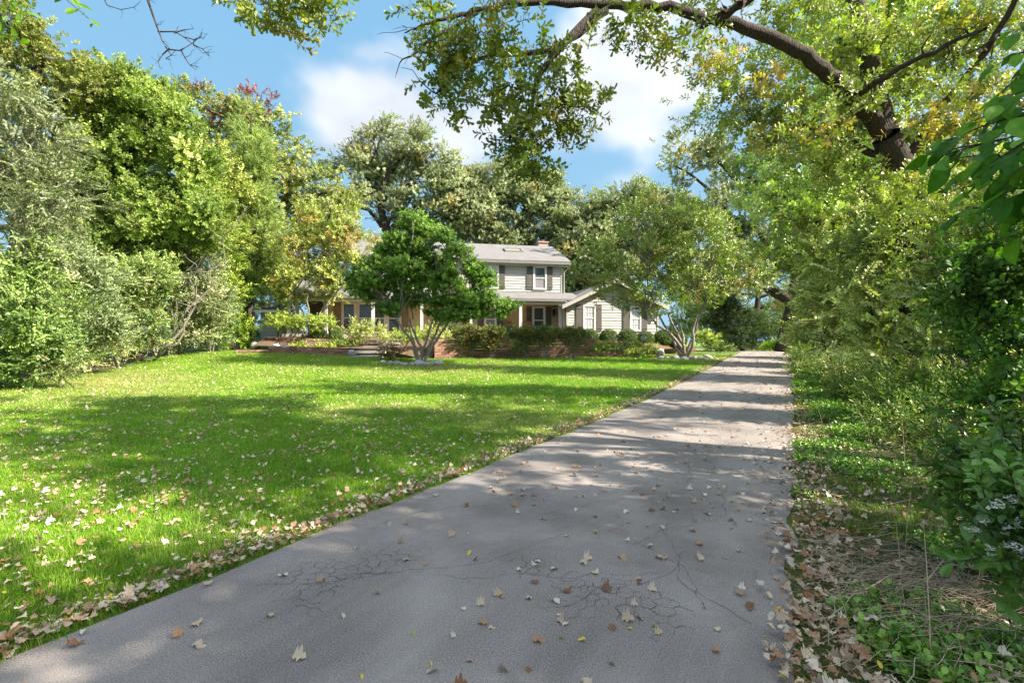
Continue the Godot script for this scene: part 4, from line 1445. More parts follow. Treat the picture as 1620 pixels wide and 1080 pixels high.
	for q in [[7.0, 5.0, 0.6, 1.6, 1.2, 1.5], [8.6, 6.6, 1.4, 1.9, 1.4, 1.7], [9.2, 5.0, -0.6, 1.8, 1.6, 1.8], [7.6, 7.6, -1.0, 1.8, 1.1, 1.7], [10.0, 8.0, 0.2, 1.9, 1.4, 1.8], [9.4, 3.2, 1.6, 1.4, 1.2, 1.3], [6.2, 3.6, 2.0, 1.2, 0.9, 1.2], [7.4, 4.4, 3.0, 1.3, 1.0, 1.2], [8.0, 2.6, 0.2, 1.4, 1.2, 1.4]]:
		cs.append([Vector3(q[0], q[1], -q[2]), Vector3(q[3], q[4], q[5]), 1.5])
	tree("oak_tree", "lower spreading oak beside the camera whose shade covers the near drive", "tree",
		[on_ground(9.2, 0.2), Vector3(9.15, 2.0, -0.2), Vector3(9.0, 4.0, -0.2), Vector3(8.9, 6.0, -0.2)], 0.24, 0.14, cs, s)
	# taller trees behind the big oak
	var f := {"leaf": L.broad, "mat": M.leaf_thin, "pal": [Color(0.12, 0.17, 0.05), Color(0.34, 0.39, 0.14), Color(0.45, 0.36, 0.14)], "subs": 0.85, "per": 18, "sub_r": 0.7, "size": 1.1, "limb_r": 0.13, "twigs": 4, "gain": 2.0, "blue": 0.9, "seed": 207}
	tree("oak_tree", "tall slender oak standing behind the great oak's trunk", "tree",
		[on_ground(12.6, 17.0), at(1372, 420, 17), at(1366, 330, 17), at(1350, 240, 17), at(1340, 120, 17), at(1330, 0, 17)], 0.3, 0.16,
		cl([[1290, 270, 50, 36], [1240, 310, 44, 32], [1330, 300, 50, 40], [1400, 260, 50, 46], [1300, 350, 46, 36], [1380, 350, 50, 44], [1440, 320, 46, 50], [1300, 60, 60, 50], [1380, -60, 80, 60], [1280, -100, 70, 50], [1420, 60, 60, 60], [1350, 180, 60, 50], [1240, -140, 70, 40], [1180, -190, 70, 40], [1330, -180, 80, 50], [1420, -40, 60, 50]], 17.0), f)
	f.seed = 208
	tree("maple_tree", "leaning tree with a dark trunk between great oak and driveway crest", "tree",
		[on_ground(15.6, 23.0), at(1290, 470, 23), at(1282, 400, 23), at(1262, 330, 23), at(1250, 260, 23)], 0.26, 0.14,
		cl([[1220, 330, 40, 30], [1270, 300, 40, 36], [1300, 360, 40, 40], [1240, 390, 40, 24], [1320, 420, 40, 40], [1200, 270, 36, 24], [1290, 200, 50, 40], [1330, 120, 60, 50]], 23.0), f)
	# honeysuckle thicket lining the drive
	var h := {"leaf": L.fine, "mat": M.leaf_thin, "pal": [Color(0.11, 0.145, 0.045), Color(0.37, 0.40, 0.14), Color(0.52, 0.5, 0.34)], "gain": 1.85, "blue": 0.9, "toss": 0.7, "third": 0.15, "subs": 0.85, "per": 15, "sub_r": 0.34, "size": 0.9, "limb_r": 0.03, "twigs": 3, "droop": 0.15}
	var list := [
		["feathery green bush at the driveway crest, smallest of the right thicket", 27.0, 1276, [[1282, 525, 24, 22], [1300, 500, 26, 26], [1270, 548, 16, 12], [1310, 540, 20, 20]]],
		["tall olive bush right of the crest, beside the leaning tree", 22.0, 1318, [[1290, 465, 34, 40], [1320, 430, 40, 40], [1310, 510, 40, 36], [1350, 480, 34, 40], [1300, 555, 26, 16], [1280, 420, 26, 30]]],
		["arching yellow-green bush below the great oak's lower trunk", 16.0, 1368, [[1330, 420, 46, 40], [1370, 370, 50, 44], [1350, 490, 50, 44], [1400, 440, 46, 46], [1330, 545, 34, 24], [1380, 555, 34, 22], [1300, 390, 34, 30], [1420, 380, 40, 40]]],
		["bright arching bush in front of the great oak's trunk, spilling towards the drive", 11.5, 1455, [[1400, 400, 54, 44], [1450, 350, 54, 46], [1420, 480, 56, 48], [1490, 430, 54, 54], [1400, 545, 40, 30], [1460, 550, 44, 34], [1500, 340, 50, 50], [1350, 440, 36, 34]]],
		["dense shaded bush right of the bright arching bush, in deep shade", 8.6, 1565, [[1500, 450, 54, 54], [1560, 400, 60, 60], [1540, 520, 56, 50], [1600, 480, 60, 60], [1490, 560, 44, 36], [1580, 340, 60, 50], [1640, 400, 60, 80], [1650, 540, 60, 60]]]]
	var k := 0
	for b in list:
		h.seed = 220 + k
		h.size = [1.6, 1.5, 1.3, 1.05, 0.9][k]
		h.sub_r = [0.45, 0.45, 0.4, 0.34, 0.3][k]
		k += 1
		shrub("honeysuckle_bush", b[0], "bush", on_ground((b[2] - 810.0) / FOCAL * b[1], b[1]), cl(b[3], b[1]), h)

# ---------------------------------------------------------------- small trees before the house
func rocks_ring(label: String, group: String, spots: Array, seed_: int) -> void:
	var nz := fnoise(seed_, 0.012, 3)
	var g := rng(seed_)
	var names := ["leftmost", "second from left", "third from left", "fourth from left", "fifth from left", "sixth from left", "seventh from left", "rightmost"]
	for i in spots.size():
		var q: Array = spots[i]
		var p := at(q[0], 540, q[1])
		p.y = ground_y(p.x, q[1])
		var r := thing("rock", label % names[mini(i, 7)], "rock", p, g.randf() * TAU, group)
		var b := MB.new()
		var s: float = q[2]
		b.blob(Vector3(0, s * 0.34, 0), Vector3(s, s * 0.6, s * 0.75), nz, 0.35, 0.9, Color(1, 1, 1) * g.randf_range(0.8, 1.15), 10, 14)
		b.smooth()
		part("stone", b.mesh(), M.rock, r)

func build_front_trees() -> void:
	var o := {"leaf": L.maple, "mat": M.gloss, "pal": [Color(0.055, 0.12, 0.03), Color(0.2, 0.29, 0.08)], "gain": 1.6, "blue": 0.8, "subs": 0.85, "per": 15, "sub_r": 0.24, "size": 0.54, "limb_r": 0.085, "mains": 6, "twigs": 3, "bark": M.pale_bark, "bow": 0.2, "seed": 301}
	var d := 24.0
	shrub("magnolia_tree", "rounded dark green tree on several pale stems before the porch's middle", "tree", on_ground((667 - 810.0) / FOCAL * d, d),
		cl([[652, 352, 20, 13], [676, 366, 24, 13], [632, 378, 24, 14], [704, 376, 18, 12, -0.8], [614, 398, 24, 13, 0.6], [660, 396, 34, 15], [722, 402, 22, 14, -0.6], [598, 420, 22, 12], [640, 424, 34, 14, -0.8], [690, 420, 34, 15, 0.7], [746, 424, 20, 12], [584, 446, 24, 12, -0.5], [618, 452, 28, 12, 0.8], [664, 450, 34, 13], [714, 446, 32, 14, -0.9], [760, 448, 24, 12, 0.5], [568, 464, 14, 8], [600, 474, 20, 9, 0.7], [646, 474, 26, 9, 0.9], [700, 476, 30, 10], [742, 474, 28, 11, -0.5], [780, 474, 20, 10], [722, 498, 30, 8, -0.4], [792, 490, 14, 8], [690, 500, 16, 7, 0.6], [556, 450, 14, 9, 0.4], [572, 432, 16, 9], [804, 484, 12, 7], [770, 436, 14, 9], [620, 488, 18, 7], [752, 490, 22, 8]], d), o)
	rocks_ring("pale round rock edging the dark green tree's bed, %s in that ring", "rocks around the dark green tree", [[617, 23.2, 0.2], [629, 22.9, 0.22], [640, 22.7, 0.17], [652, 22.6, 0.2], [664, 22.6, 0.3], [679, 22.7, 0.22], [692, 23.0, 0.28], [606, 23.8, 0.16]], 302)
	bed_disc(665, 24.0, 1.5, 0.07)
	var q := {"leaf": L.small, "mat": M.leaf, "pal": [Color(0.13, 0.2, 0.055), Color(0.3, 0.36, 0.14), Color(0.35, 0.22, 0.1)], "subs": 0.46, "per": 9, "sub_r": 0.42, "size": 1.3, "limb_r": 0.1, "mains": 6, "twigs": 2, "bow": 0.15, "bark": M.pale_bark, "seed": 303}
	d = 27.5
	shrub("serviceberry_tree", "wide airy multi-stemmed tree beside the driveway in front of the garage gable", "tree", on_ground((1083 - 810.0) / FOCAL * d, d),
		cl([[1000, 345, 40, 32], [1050, 322, 40, 30], [1096, 345, 40, 36], [955, 398, 38, 28], [1026, 402, 50, 36], [1096, 396, 50, 40], [1145, 378, 36, 36], [1176, 440, 32, 32], [1016, 455, 30, 24], [1080, 446, 40, 28], [1130, 455, 38, 24], [925, 425, 22, 18], [990, 470, 22, 14], [1206, 420, 22, 26], [1060, 370, 40, 34], [1160, 410, 36, 30], [980, 430, 30, 16], [1100, 478, 30, 14], [945, 446, 26, 14, -0.5], [968, 462, 26, 12, 0.6], [1004, 488, 22, 11, 0.8], [1040, 482, 24, 14, -0.6], [1060, 430, 40, 24]], d), q)
	rocks_ring("grey-white boulder edging the airy tree's bed by the drive, %s in that row", "boulders around the airy tree", [[1046, 26.9, 0.2], [1056, 26.6, 0.18], [1068, 26.3, 0.27], [1083, 26.2, 0.24], [1097, 26.2, 0.26], [1110, 26.5, 0.22], [1120, 27.0, 0.26]], 304)
	bed_disc(1085, 27.6, 1.9, 0.08)
	var c := {"leaf": L.small, "mat": M.leaf, "pal": [Color(0.21, 0.27, 0.08), Color(0.36, 0.38, 0.15), Color(0.36, 0.2, 0.12)], "subs": 0.6, "per": 10, "sub_r": 0.38, "size": 1.25, "limb_r": 0.075, "mains": 5, "twigs": 2, "third": 0.2, "bark": M.pale_bark, "seed": 305}
	d = 29.6
	var foot := at(486, 533, d)
	shrub("crabapple_tree", "thin-leaved crabapple with reddish twigs in front of the left porch end", "tree", foot,
		cl([[470, 388, 34, 28], [518, 372, 38, 34], [452, 436, 30, 24], [506, 436, 44, 26], [556, 412, 30, 26], [488, 345, 24, 22], [548, 372, 24, 24], [440, 465, 22, 12], [590, 392, 16, 20], [530, 460, 30, 14], [470, 470, 26, 12], [545, 335, 16, 20]], d), c)

func bed_disc(px: float, d: float, r: float, h: float) -> void:
	var c := at(px, 540, d)
	var b := MB.new()
	var n := 28
	for ring in 4:
		for i in n:
			var a := TAU * i / n
			var rr = r * [0.02, 0.4, 0.8, 1.0][ring] * (1.0 + 0.06 * sin(a * 3.0))
			var p := Vector3(c.x + cos(a) * rr * 1.2, 0, c.z + sin(a) * rr)
			p.y = ground_y(p.x, -p.z) + h * [1.0, 0.9, 0.5, -0.3][ring]
			b.v.append(p)
			b.n.append(Vector3.UP)
			b.c.append(Color.WHITE)
	for ring in 3:
		for i in n:
			var e := (i + 1) % n
			b._face(ring * n + i, ring * n + e, (ring + 1) * n + e)
			b._face(ring * n + i, (ring + 1) * n + e, (ring + 1) * n + i)
	b.smooth()
	structure("mulch_ground", b.mesh(), M.mulch)

# ---------------------------------------------------------------- planting in the beds
func clipped(called: String, label: String, p: Vector3, rad: Vector3, o: Dictionary, group: String) -> void:
	var t := thing(called, label, "shrub", p, 0.0, group)
	var g := rng(o.seed)
	var xf := []
	var cols := []
	var n := int(o.count)
	for i in n:
		var u := unit(g)
		u.y = maxf(u.y, -0.75)
		var q := Vector3(u.x * rad.x, u.y * rad.y + rad.y, u.z * rad.z) * 1.0
		q += u * g.randf_range(-0.08, 0.0)
		var base: Color = (o.pal[0] as Color).lerp(o.pal[1], g.randf()) * g.randf_range(0.8, 1.2)
		base.a = 1.0
		xf.append(Transform3D(basis_along(u + gauss(g) * 0.35, g.randf() * TAU, g.randf_range(0.8, 1.4) * o.size), q))
		cols.append(base)
	var b := MB.new()
	var core := fnoise(o.seed, 0.01, 2)
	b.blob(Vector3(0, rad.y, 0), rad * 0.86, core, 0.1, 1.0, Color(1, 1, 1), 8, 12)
	part("stem", b.mesh(), plain(Color(0.02, 0.03, 0.012), 0.9), t)  # no stem but a near-black core ball; inner shade put into its colour
	scatter("foliage", o.leaf[0], M.leaf, xf, cols, t)

func build_planting() -> void:
	# clipped boxwood balls along the top of the wall
	var o := {"leaf": L.box, "pal": [Color(0.07, 0.13, 0.025), Color(0.17, 0.26, 0.05)], "size": 0.85, "count": 1900, "seed": 401}
	var words := ["first from the left, by the double porch window", "second from the left, by the double porch window", "third from the left, left of the porch post", "fourth from the left, below the left porch chair", "fifth from the left, below the front door", "sixth from the left, right of the front door", "seventh from the left, at the porch's right corner",
		"eighth from the left, below the gable's left window", "ninth from the left, before the gable's middle boards", "tenth from the left, below the gable's centre", "eleventh from the left, below the gable's right window", "twelfth from the left, at the gable's right corner", "last on the right, behind the airy tree"]
	var xs := [719, 747, 775, 806, 838, 872, 901, 933, 963, 993, 1021, 1049, 1072]
	var tops := [514, 515, 515, 515, 517, 518, 518, 521, 522, 521, 525, 523, 525]
	for i in xs.size():
		o.seed = 401 + i
		var d := 30.3 + i * 0.22
		var p := at(xs[i], tops[i], d)
		var r: float = (0.58 if i < 7 else 0.54) + 0.03 * sin(i * 2.3)
		p.y -= r * 1.9
		clipped("boxwood_ball", "clipped round boxwood, %s" % words[i], p, Vector3(r * 1.05, r * 0.95, r), o, "boxwood balls along the front of the house")
	# flared yews in front of the tall wall
	var y := {"leaf": L.yew, "mat": M.needle, "pal": [Color(0.08, 0.115, 0.05), Color(0.22, 0.25, 0.13), Color(0.32, 0.24, 0.15)], "subs": 0.9, "per": 14, "sub_r": 0.15, "size": 0.9, "limb_r": 0.03, "twigs": 2, "bark": M.pale_bark, "third": 0.3}
	var ys := [[742, 566, 27.3, 32, "dark flared yew, leftmost against the tall block wall"], [778, 566, 27.0, 28, "sunlit bare-legged yew, second from the left before the tall wall"], [832, 565, 27.2, 24, "flared yew left of the wall's middle, beside the tiny yew"], [862, 567, 26.9, 28, "bushy yew with bare stems at the middle of the tall wall"], [905, 567, 27.0, 28, "dark flared yew, rightmost against the tall wall"]]
	for i in ys.size():
		var q: Array = ys[i]
		y.seed = 430 + i
		var x: float = q[0]
		var w: float = q[3]
		var foot := at(x, q[1], q[2])
		foot.y = ground_y(foot.x, q[2])
		shrub("yew_shrub", q[4], "shrub", foot, cl([[x - w * 0.48, 528, w * 0.32, 8], [x, 525, w * 0.34, 8], [x + w * 0.48, 528, w * 0.32, 8], [x - w * 0.28, 539, w * 0.26, 8, 0.0, 0.6], [x + w * 0.28, 540, w * 0.26, 8, 0.0, 0.6], [x, 550, w * 0.2, 8, 0.0, 0.4]], q[2], 0.35), y, "flared yews before the tall block wall")
	y.seed = 440
	var tiny := at(814, 566, 26.8)
	tiny.y = ground_y(tiny.x, 26.8)
	shrub("yew_shrub", "tiny upright yew standing alone between two larger yews at the wall's foot", "shrub", tiny, cl([[814, 549, 7, 8], [812, 556, 5, 5]], 26.8), y, "flared yews before the tall block wall")
	# loose shrubs on the left terraces
	var a := {"leaf": L.small, "mat": M.leaf, "pal": [Color(0.2, 0.28, 0.06), Color(0.36, 0.42, 0.12)], "subs": 0.8, "per": 9, "sub_r": 0.22, "size": 0.8, "limb_r": 0.025, "twigs": 2}
	var low := [
		["azalea_shrub", "spreading light green shrub in front of the grey-blue shed", 28.6, 441, 536, [[430, 508, 12, 8], [446, 512, 12, 9], [452, 502, 10, 7]]],
		["azalea_shrub", "light green shrub on thin stems below the crabapple", 28.4, 478, 535, [[468, 512, 14, 10], [486, 508, 14, 10], [498, 514, 12, 9]]],
		["azalea_shrub", "small darker upright shrub left of the triple window", 29.0, 519, 532, [[515, 508, 9, 7], [524, 510, 8, 7]]],
		["hydrangea_shrub", "pale shrub before the triple window's left half", 28.3, 570, 540, [[566, 520, 14, 12], [556, 532, 12, 9], [578, 530, 12, 9]]],
		["hydrangea_shrub", "pale tufted shrub before the triple window's right half", 28.6, 600, 538, [[594, 520, 12, 10], [606, 530, 12, 8]]],
		["hosta_plant", "broad leafy green plants right of the flagstone steps", 27.6, 640, 545, [[628, 532, 12, 8], [646, 538, 10, 7], [655, 528, 10, 8]]],
		["hydrangea_shrub", "leafy shrub behind the dark green tree's stems", 28.4, 690, 540, [[685, 525, 14, 10], [700, 530, 12, 9], [672, 530, 10, 8]]],
		["ground_juniper", "low spreading dark juniper beside the steps' left edge", 28.0, 548, 548, [[540, 543, 16, 5], [556, 545, 14, 5]]],
		["rock_garden_plant", "low green plants in the middle of the rock garden", 28.8, 985, 552, [[975, 552, 10, 4], [995, 550, 10, 4], [1010, 549, 8, 3]]],
		["rock_garden_plant", "low leafy plants low on the rock garden left of the slanted boulder", 27.8, 1015, 560, [[1005, 558, 12, 5], [1022, 556, 12, 5], [1030, 551, 10, 4]]],
		["ground_juniper", "grey-green creeping juniper at the top of the rock garden", 29.6, 1000, 543, [[985, 545, 12, 3], [1010, 544, 10, 3], [960, 548, 10, 3]]],
		["rock_garden_plant", "small green plants between the low front wall and upper block wall", 27.6, 480, 553, [[470, 550, 14, 4], [500, 551, 14, 4], [530, 551, 10, 4]]],
		["rock_garden_plant", "grassy clump above the stepped wall, left in the rock garden", 28.4, 945, 560, [[940, 552, 8, 6], [955, 550, 9, 7]]],
		["azalea_shrub", "grey-green shrub right of the boxwoods behind the sunlit wall", 32.0, 1120, 543, [[1106, 532, 16, 10], [1126, 537, 12, 7]]],
		["hydrangea_shrub", "dark brown-leaved low shrub beside the path, left of the dark green tree", 25.2, 618, 566, [[612, 558, 12, 6], [630, 560, 10, 5]]],
		["ground_juniper", "low dark juniper trailing at the end of the sunlit wall", 30.0, 1142, 553, [[1136, 548, 12, 5], [1150, 551, 10, 4]]]]
	for i in low.size():
		var q: Array = low[i]
		a.seed = 460 + i
		a.pal = [[Color(0.2, 0.28, 0.06), Color(0.36, 0.42, 0.12)], [Color(0.26, 0.3, 0.14), Color(0.48, 0.48, 0.28)], [Color(0.09, 0.14, 0.05), Color(0.2, 0.26, 0.1)]][0 if (q[0] as String).begins_with("az") or (q[0] as String).begins_with("hos") or (q[0] as String).begins_with("rock") else (1 if (q[0] as String).begins_with("hyd") else 2)]
		if i == 14:
			a.pal = [Color(0.16, 0.09, 0.06), Color(0.3, 0.2, 0.13)]
		shrub(q[0], q[1], "plant" if (q[0] as String).contains("plant") else "shrub", at(q[3], q[4], q[2]), cl(q[5], q[2], 0.4), a)
	# three small balls on the left
	o.count = 1300
	for q in [[503, 519, 29.4, 0.5, "clipped round boxwood below the crabapple, on the left terrace"], [531, 521, 29.6, 0.38, "smallest clipped round boxwood, before the triple window's left shutter"]]:
		o.seed += 1
		var p := at(q[0], q[1], q[2])
		p.y -= q[3] * 1.9
		clipped("boxwood_ball", q[4], p, Vector3(q[3], q[3] * 0.95, q[3]), o, "")
	# evergreens at the end of the drive
	var e := {"leaf": L.needle, "mat": M.needle, "pal": [Color(0.03, 0.055, 0.025), Color(0.075, 0.11, 0.05)], "subs": 0.8, "per": 12, "sub_r": 0.4, "size": 1.1, "limb_r": 0.08, "twigs": 0, "seed": 480}
	shrub("arborvitae_shrub", "nearly black evergreen mass left of the driveway's end", "shrub", on_ground((1150 - 810.0) / FOCAL * 37.0, 37.0), cl([[1140, 500, 22, 30], [1160, 510, 26, 34], [1128, 525, 20, 24], [1180, 530, 22, 20], [1150, 540, 30, 18], [1146, 480, 14, 14]], 37.0), e)
	e.seed = 481
	e.pal = [Color(0.05, 0.09, 0.035), Color(0.12, 0.17, 0.07)]
	shrub("arborvitae_shrub", "dark green low evergreens behind the pale brick wall", "shrub", on_ground((1225 - 810.0) / FOCAL * 44.0, 44.0), cl([[1210, 530, 24, 16], [1240, 525, 24, 20], [1265, 520, 20, 24], [1195, 515, 18, 20]], 44.0), e)
	a.seed = 482
	a.pal = [Color(0.28, 0.42, 0.05), Color(0.42, 0.58, 0.1)]
	a.size = 1.3
	shrub("bright_bush", "small bright yellow-green bush at the driveway crest", "bush", on_ground((1229 - 810.0) / FOCAL * 37.0, 37.0), cl([[1222, 551, 10, 5], [1236, 550, 11, 6]], 37.0, 0.5), a)
	# boulders in the beds
	var nz := fnoise(490, 0.012, 3)
	for q in [[437, 551, 27.4, 0.28, "round grey boulder behind the low front wall, left of the other"], [451, 553, 27.2, 0.3, "round grey boulder behind the low front wall, right of the other"], [403, 549, 28.2, 0.3, "grey boulder at the left end of the terraces by the wood"], [556, 560, 26.4, 0.24, "white boulder at the foot of the flagstone steps"], [1044, 559, 27.6, 0.3, "blue-grey slanted boulder in the rock garden left of the airy tree"]]:
		var p := at(q[0], q[1], q[2])
		var r := thing("rock", q[4], "rock", p, q[0] * 0.7)
		var b := MB.new()
		b.blob(Vector3(0, 0.05, 0), Vector3(q[3], q[3] * 0.75, q[3] * 0.8), nz, 0.35, 0.9, Color.WHITE, 10, 14)
		b.smooth()
		part("stone", b.mesh(), M.rock, r)
	# animal statuette and path lamp among the boxwoods
	var st := thing("garden_statue", "small grey seated rabbit statuette in front of the boxwoods", "statue", at(1018, 540, 29.0))
	var sb := MB.new()
	var sn := fnoise(491, 0.02, 2)
	sb.blob(Vector3(0, 0.18, 0), Vector3(0.15, 0.2, 0.17), sn, 0.05)
	sb.blob(Vector3(0, 0.44, 0.06), Vector3(0.1, 0.1, 0.11), sn, 0.03)
	sb.blob(Vector3(0.05, 0.58, 0.0), Vector3(0.03, 0.11, 0.02), sn, 0.03)
	sb.blob(Vector3(-0.05, 0.58, 0.0), Vector3(0.03, 0.11, 0.02), sn, 0.03)
	sb.blob(Vector3(0.08, 0.06, 0.14), Vector3(0.05, 0.06, 0.08), sn, 0.03)
	sb.blob(Vector3(-0.08, 0.06, 0.14), Vector3(0.05, 0.06, 0.08), sn, 0.03)
	part("figure", sb.mesh(), M.rock, st)
	var pl := thing("path_lamp", "short black path lamp between two boxwoods before the gable", "lamp", at(977, 541, 30.8))
	var pb := MB.new()
	pb.tube([Vector3(0, -0.1, 0), Vector3(0, 0.3, 0)], [0.02, 0.02], 6)
	part("pole", pb.mesh(), M.black, pl)
	var hb := MB.new()
	hb.tube([Vector3(0, 0.28, 0), Vector3(0, 0.38, 0), Vector3(0, 0.381, 0), Vector3(0, 0.46, 0)], [0.06, 0.07, 0.13, 0.02], 8)
	part("shade", hb.mesh(), M.black, pl)

# ---------------------------------------------------------------- verge on the right of the drive
func build_verge() -> void:
	var g := rng(501)
	L.cover = sprig(9, 0.05, 0.03, 0.024, OVAL, 1.15, 22, 0.0, 0.15, false)
	L.cover2 = sprig(8, 0.07, 0.036, 0.027, OVAL, 1.0, 23, 0.0, 0.15, false)
	var nz := fnoise(502, 0.55, 3)
	var xf := [[], []]
	var cols := [[], []]
	for i in 42000:
		var t := 1.2 + 22.0 * pow(g.randf(), 1.7)
		var w := 3.3 + 4.6 * pow(g.randf(), 1.1)
		var q := drive_point(t, w)
		var p: float = nz.get_noise_2d(q.x, q.y)
		if p < -0.02 + 0.25 * ss(3.9, 3.3, w) or q.y < 0.3:
			continue
		var far := 1.0 + ss(5.0, 20.0, q.y) * 1.6
		var k := g.randi() & 1
		var col := Color(0.10, 0.24, 0.035).lerp(Color(0.27, 0.42, 0.06), g.randf()) * g.randf_range(0.75, 1.25)
		col.a = 1.0
		xf[k].append(Transform3D(basis_along(Vector3.UP + gauss(g) * 0.35, g.randf() * TAU, g.randf_range(0.6, 1.2) * far), on_ground(q.x, q.y, 0.0 + 0.03 * g.randf())))
		cols[k].append(col)
	scatter("ground_cover", L.cover, M.leaf, xf[0], cols[0])
	scatter("ground_cover", L.cover2, M.leaf, xf[1], cols[1])
	# grassy strip farther along the verge
	var gx := []
	var gc := []
	for i in 9000:
		var t := 4.0 + 30.0 * pow(g.randf(), 1.4)
		var w := 3.35 + 2.6 * g.randf()
		var q := drive_point(t, w)
		var far := 1.0 + ss(5.0, 20.0, q.y) * 1.3
		var col := Color(0.14, 0.22, 0.04).lerp(Color(0.34, 0.36, 0.1), g.randf()) * g.randf_range(0.8, 1.2)
		col.a = 1.0
		gx.append(Transform3D(basis_along(Vector3.UP + gauss(g) * 0.2, g.randf() * TAU, g.randf_range(0.8, 1.5) * far), on_ground(q.x, q.y)))
		gc.append(col)
	L.tuft = grass_tuft(11, 0.055, 0.065, 0.0045, 24)
	scatter("verge_grass", L.tuft, M.grass, gx, gc)
	# fallen straw
	var st := MB.new()
	var sg := rng(503)
	st.tube([Vector3(-0.22, 0, 0), Vector3(-0.08, 0.02, 0.015), Vector3(0.07, 0.022, -0.01), Vector3(0.2, 0.0, 0.02)], [0.0018, 0.0024, 0.0022, 0.0012], 3)
	var sx := []
	var sc := []
	for i in 1500:
		var heap := g.randf() < 0.55
		var q := drive_point(2.85 + 0.38 * g.randfn(), 3.95 + 0.3 * g.randfn()) if heap else drive_point(1.6 + 9.0 * pow(g.randf(), 1.4), 3.4 + 2.4 * g.randf())
		if drive_w(q.x, q.y) < 3.4 or q.y < 0.3:
			continue
		var dir := Vector3(1, 0.0, 0.2).rotated(Vector3.UP, g.randf() * TAU if g.randf() < 0.5 else 0.5 + 0.5 * g.randfn())
		dir.y = g.randf_range(-0.12, 0.3)
		var x := dir.normalized()
		var z := x.cross(Vector3.UP).normalized()
		var s := g.randf_range(0.25, 1.0)
		var col := Color(0.34, 0.26, 0.17).lerp(Color(0.58, 0.48, 0.34), g.randf())
		sx.append(Transform3D(Basis(x * s, z.cross(x) * s, z * s), on_ground(q.x, q.y, 0.015 + 0.09 * g.randf() * (1.0 if heap else 0.5))))
		sc.append(col)
	scatter("dry_straw", st.mesh(), M.straw, sx, sc)
	# standing dead stalks
	for i in 22:
		var q := drive_point(2.2 + 6.5 * pow(g.randf(), 1.3), 3.5 + 1.7 * g.randf())
		if q.y < 1.3:
			continue
		var b := MB.new()
		var h := g.randf_range(0.28, 0.75)
		var lean := Vector3(g.randf_range(-0.45, 0.45), 0, g.randf_range(-0.4, 0.4)) * h
		b.tube([Vector3.ZERO, Vector3(0, h * 0.35, 0) + lean * 0.2, Vector3(0, h * 0.7, 0) + lean * 0.55, Vector3(0, h, 0) + lean], [0.003, 0.0026, 0.002, 0.001], 5, Color(0.5, 0.38, 0.24))
		if g.randf() < 0.4:
			b.tube([Vector3(0, h * 0.6, 0) + lean * 0.45, Vector3(0.06, h * 0.75, 0.03) + lean * 0.6], [0.0025, 0.0012], 4, Color(0.5, 0.38, 0.24))
		var o := part("dry_stalk", b.mesh(), M.straw)
		o.position = on_ground(q.x, q.y, -0.01)
		var tall := "tall" if h > 0.6 else ("short" if h < 0.42 else "medium-high")
		var tilt := "leaning towards the drive" if lean.x < -0.08 * h else ("leaning towards the thicket" if lean.x > 0.08 * h else "upright")
		var spot := "nearest the camera" if q.y < 3.2 else ("beyond the straw heap" if q.y < 5.0 else "far along the verge")
		tag(o, "%s dead tan stalk, %s, among ground cover, %s" % [tall, tilt, spot], "stalk", "dead stalks standing on the right verge")
	# weedy growth under the thicket
	var u := {"leaf": L.weed, "pal": [Color(0.09, 0.16, 0.04), Color(0.27, 0.36, 0.12), Color(0.44, 0.42, 0.28)], "subs": 0.8, "per": 9, "sub_r": 0.22, "size": 0.75, "limb_r": 0.006, "twigs": 3, "third": 0.12}
	var spots := [[12.0, 5.4], [10.2, 5.6], [8.4, 5.8], [6.6, 6.0], [14.5, 5.0], [17.5, 4.7], [21.0, 4.4], [5.0, 6.1], [25.0, 4.2], [29.0, 4.1]]
	var order := [[7, "nearest"], [3, "second nearest"], [2, "third nearest"], [1, "fourth nearest"], [0, "fifth nearest"], [4, "fifth farthest"], [5, "fourth farthest"], [6, "third farthest"], [8, "second farthest"], [9, "farthest"]]
	for e in order:
		var s: Array = spots[e[0]]
		u.seed = 510 + int(e[0])
		var q := drive_point(s[0], s[1])
		var list := []
		for i in 7:
			list.append([on_ground(q.x + g.randf_range(-0.8, 0.8), q.y + g.randf_range(-1.0, 1.0), g.randf_range(0.2, 0.75)), Vector3(0.45, 0.28, 0.45)])
		shrub("tall_weeds", "seedy green-brown weeds between verge and right thicket, %s to the camera" % e[1], "weeds", on_ground(q.x, q.y), list, u, "weeds under the right thicket")

func grass_tuft(n: int, rad: float, h: float, w: float, s: int) -> ArrayMesh:
	var g := rng(s)
	var b := MB.new()
	for i in n:
		var p := Vector3(g.randfn() * rad * 0.6, -0.005, g.randfn() * rad * 0.6)
		var a := g.randf() * TAU
		var out := Vector3(cos(a), 0, sin(a))
		var hh := h * g.randf_range(0.55, 1.15)
		var bend := g.randf_range(0.1, 0.7)
		var side := out.cross(Vector3.UP) * w * 0.5
		var mid := p + Vector3.UP * hh * 0.6 + out * hh * bend * 0.3
		var tip := p + Vector3.UP * hh * (1.0 - bend * 0.25) + out * hh * bend
		var col := Color(1, 1, 1) * g.randf_range(0.75, 1.25)
		b.quad(p - side, p + side, mid + side * 0.8, mid - side * 0.8, col)
		b.tri(mid - side * 0.8, mid + side * 0.8, tip, col)
	return b.mesh()

# ---------------------------------------------------------------- plants close to the camera
func leaf_mesh(len: float, wid: float, prof: Array, fold: float, curl: float, s: int) -> ArrayMesh:
	var b := MB.new()
	b.leaf(Vector3.ZERO, Vector3.UP, Vector3.BACK, len, wid, prof, fold, curl, Color.WHITE)
	b.tube([Vector3(0, -0.03, 0), Vector3(0, 0.004, 0)], [0.0022, 0.0015], 4)
	return b.mesh()

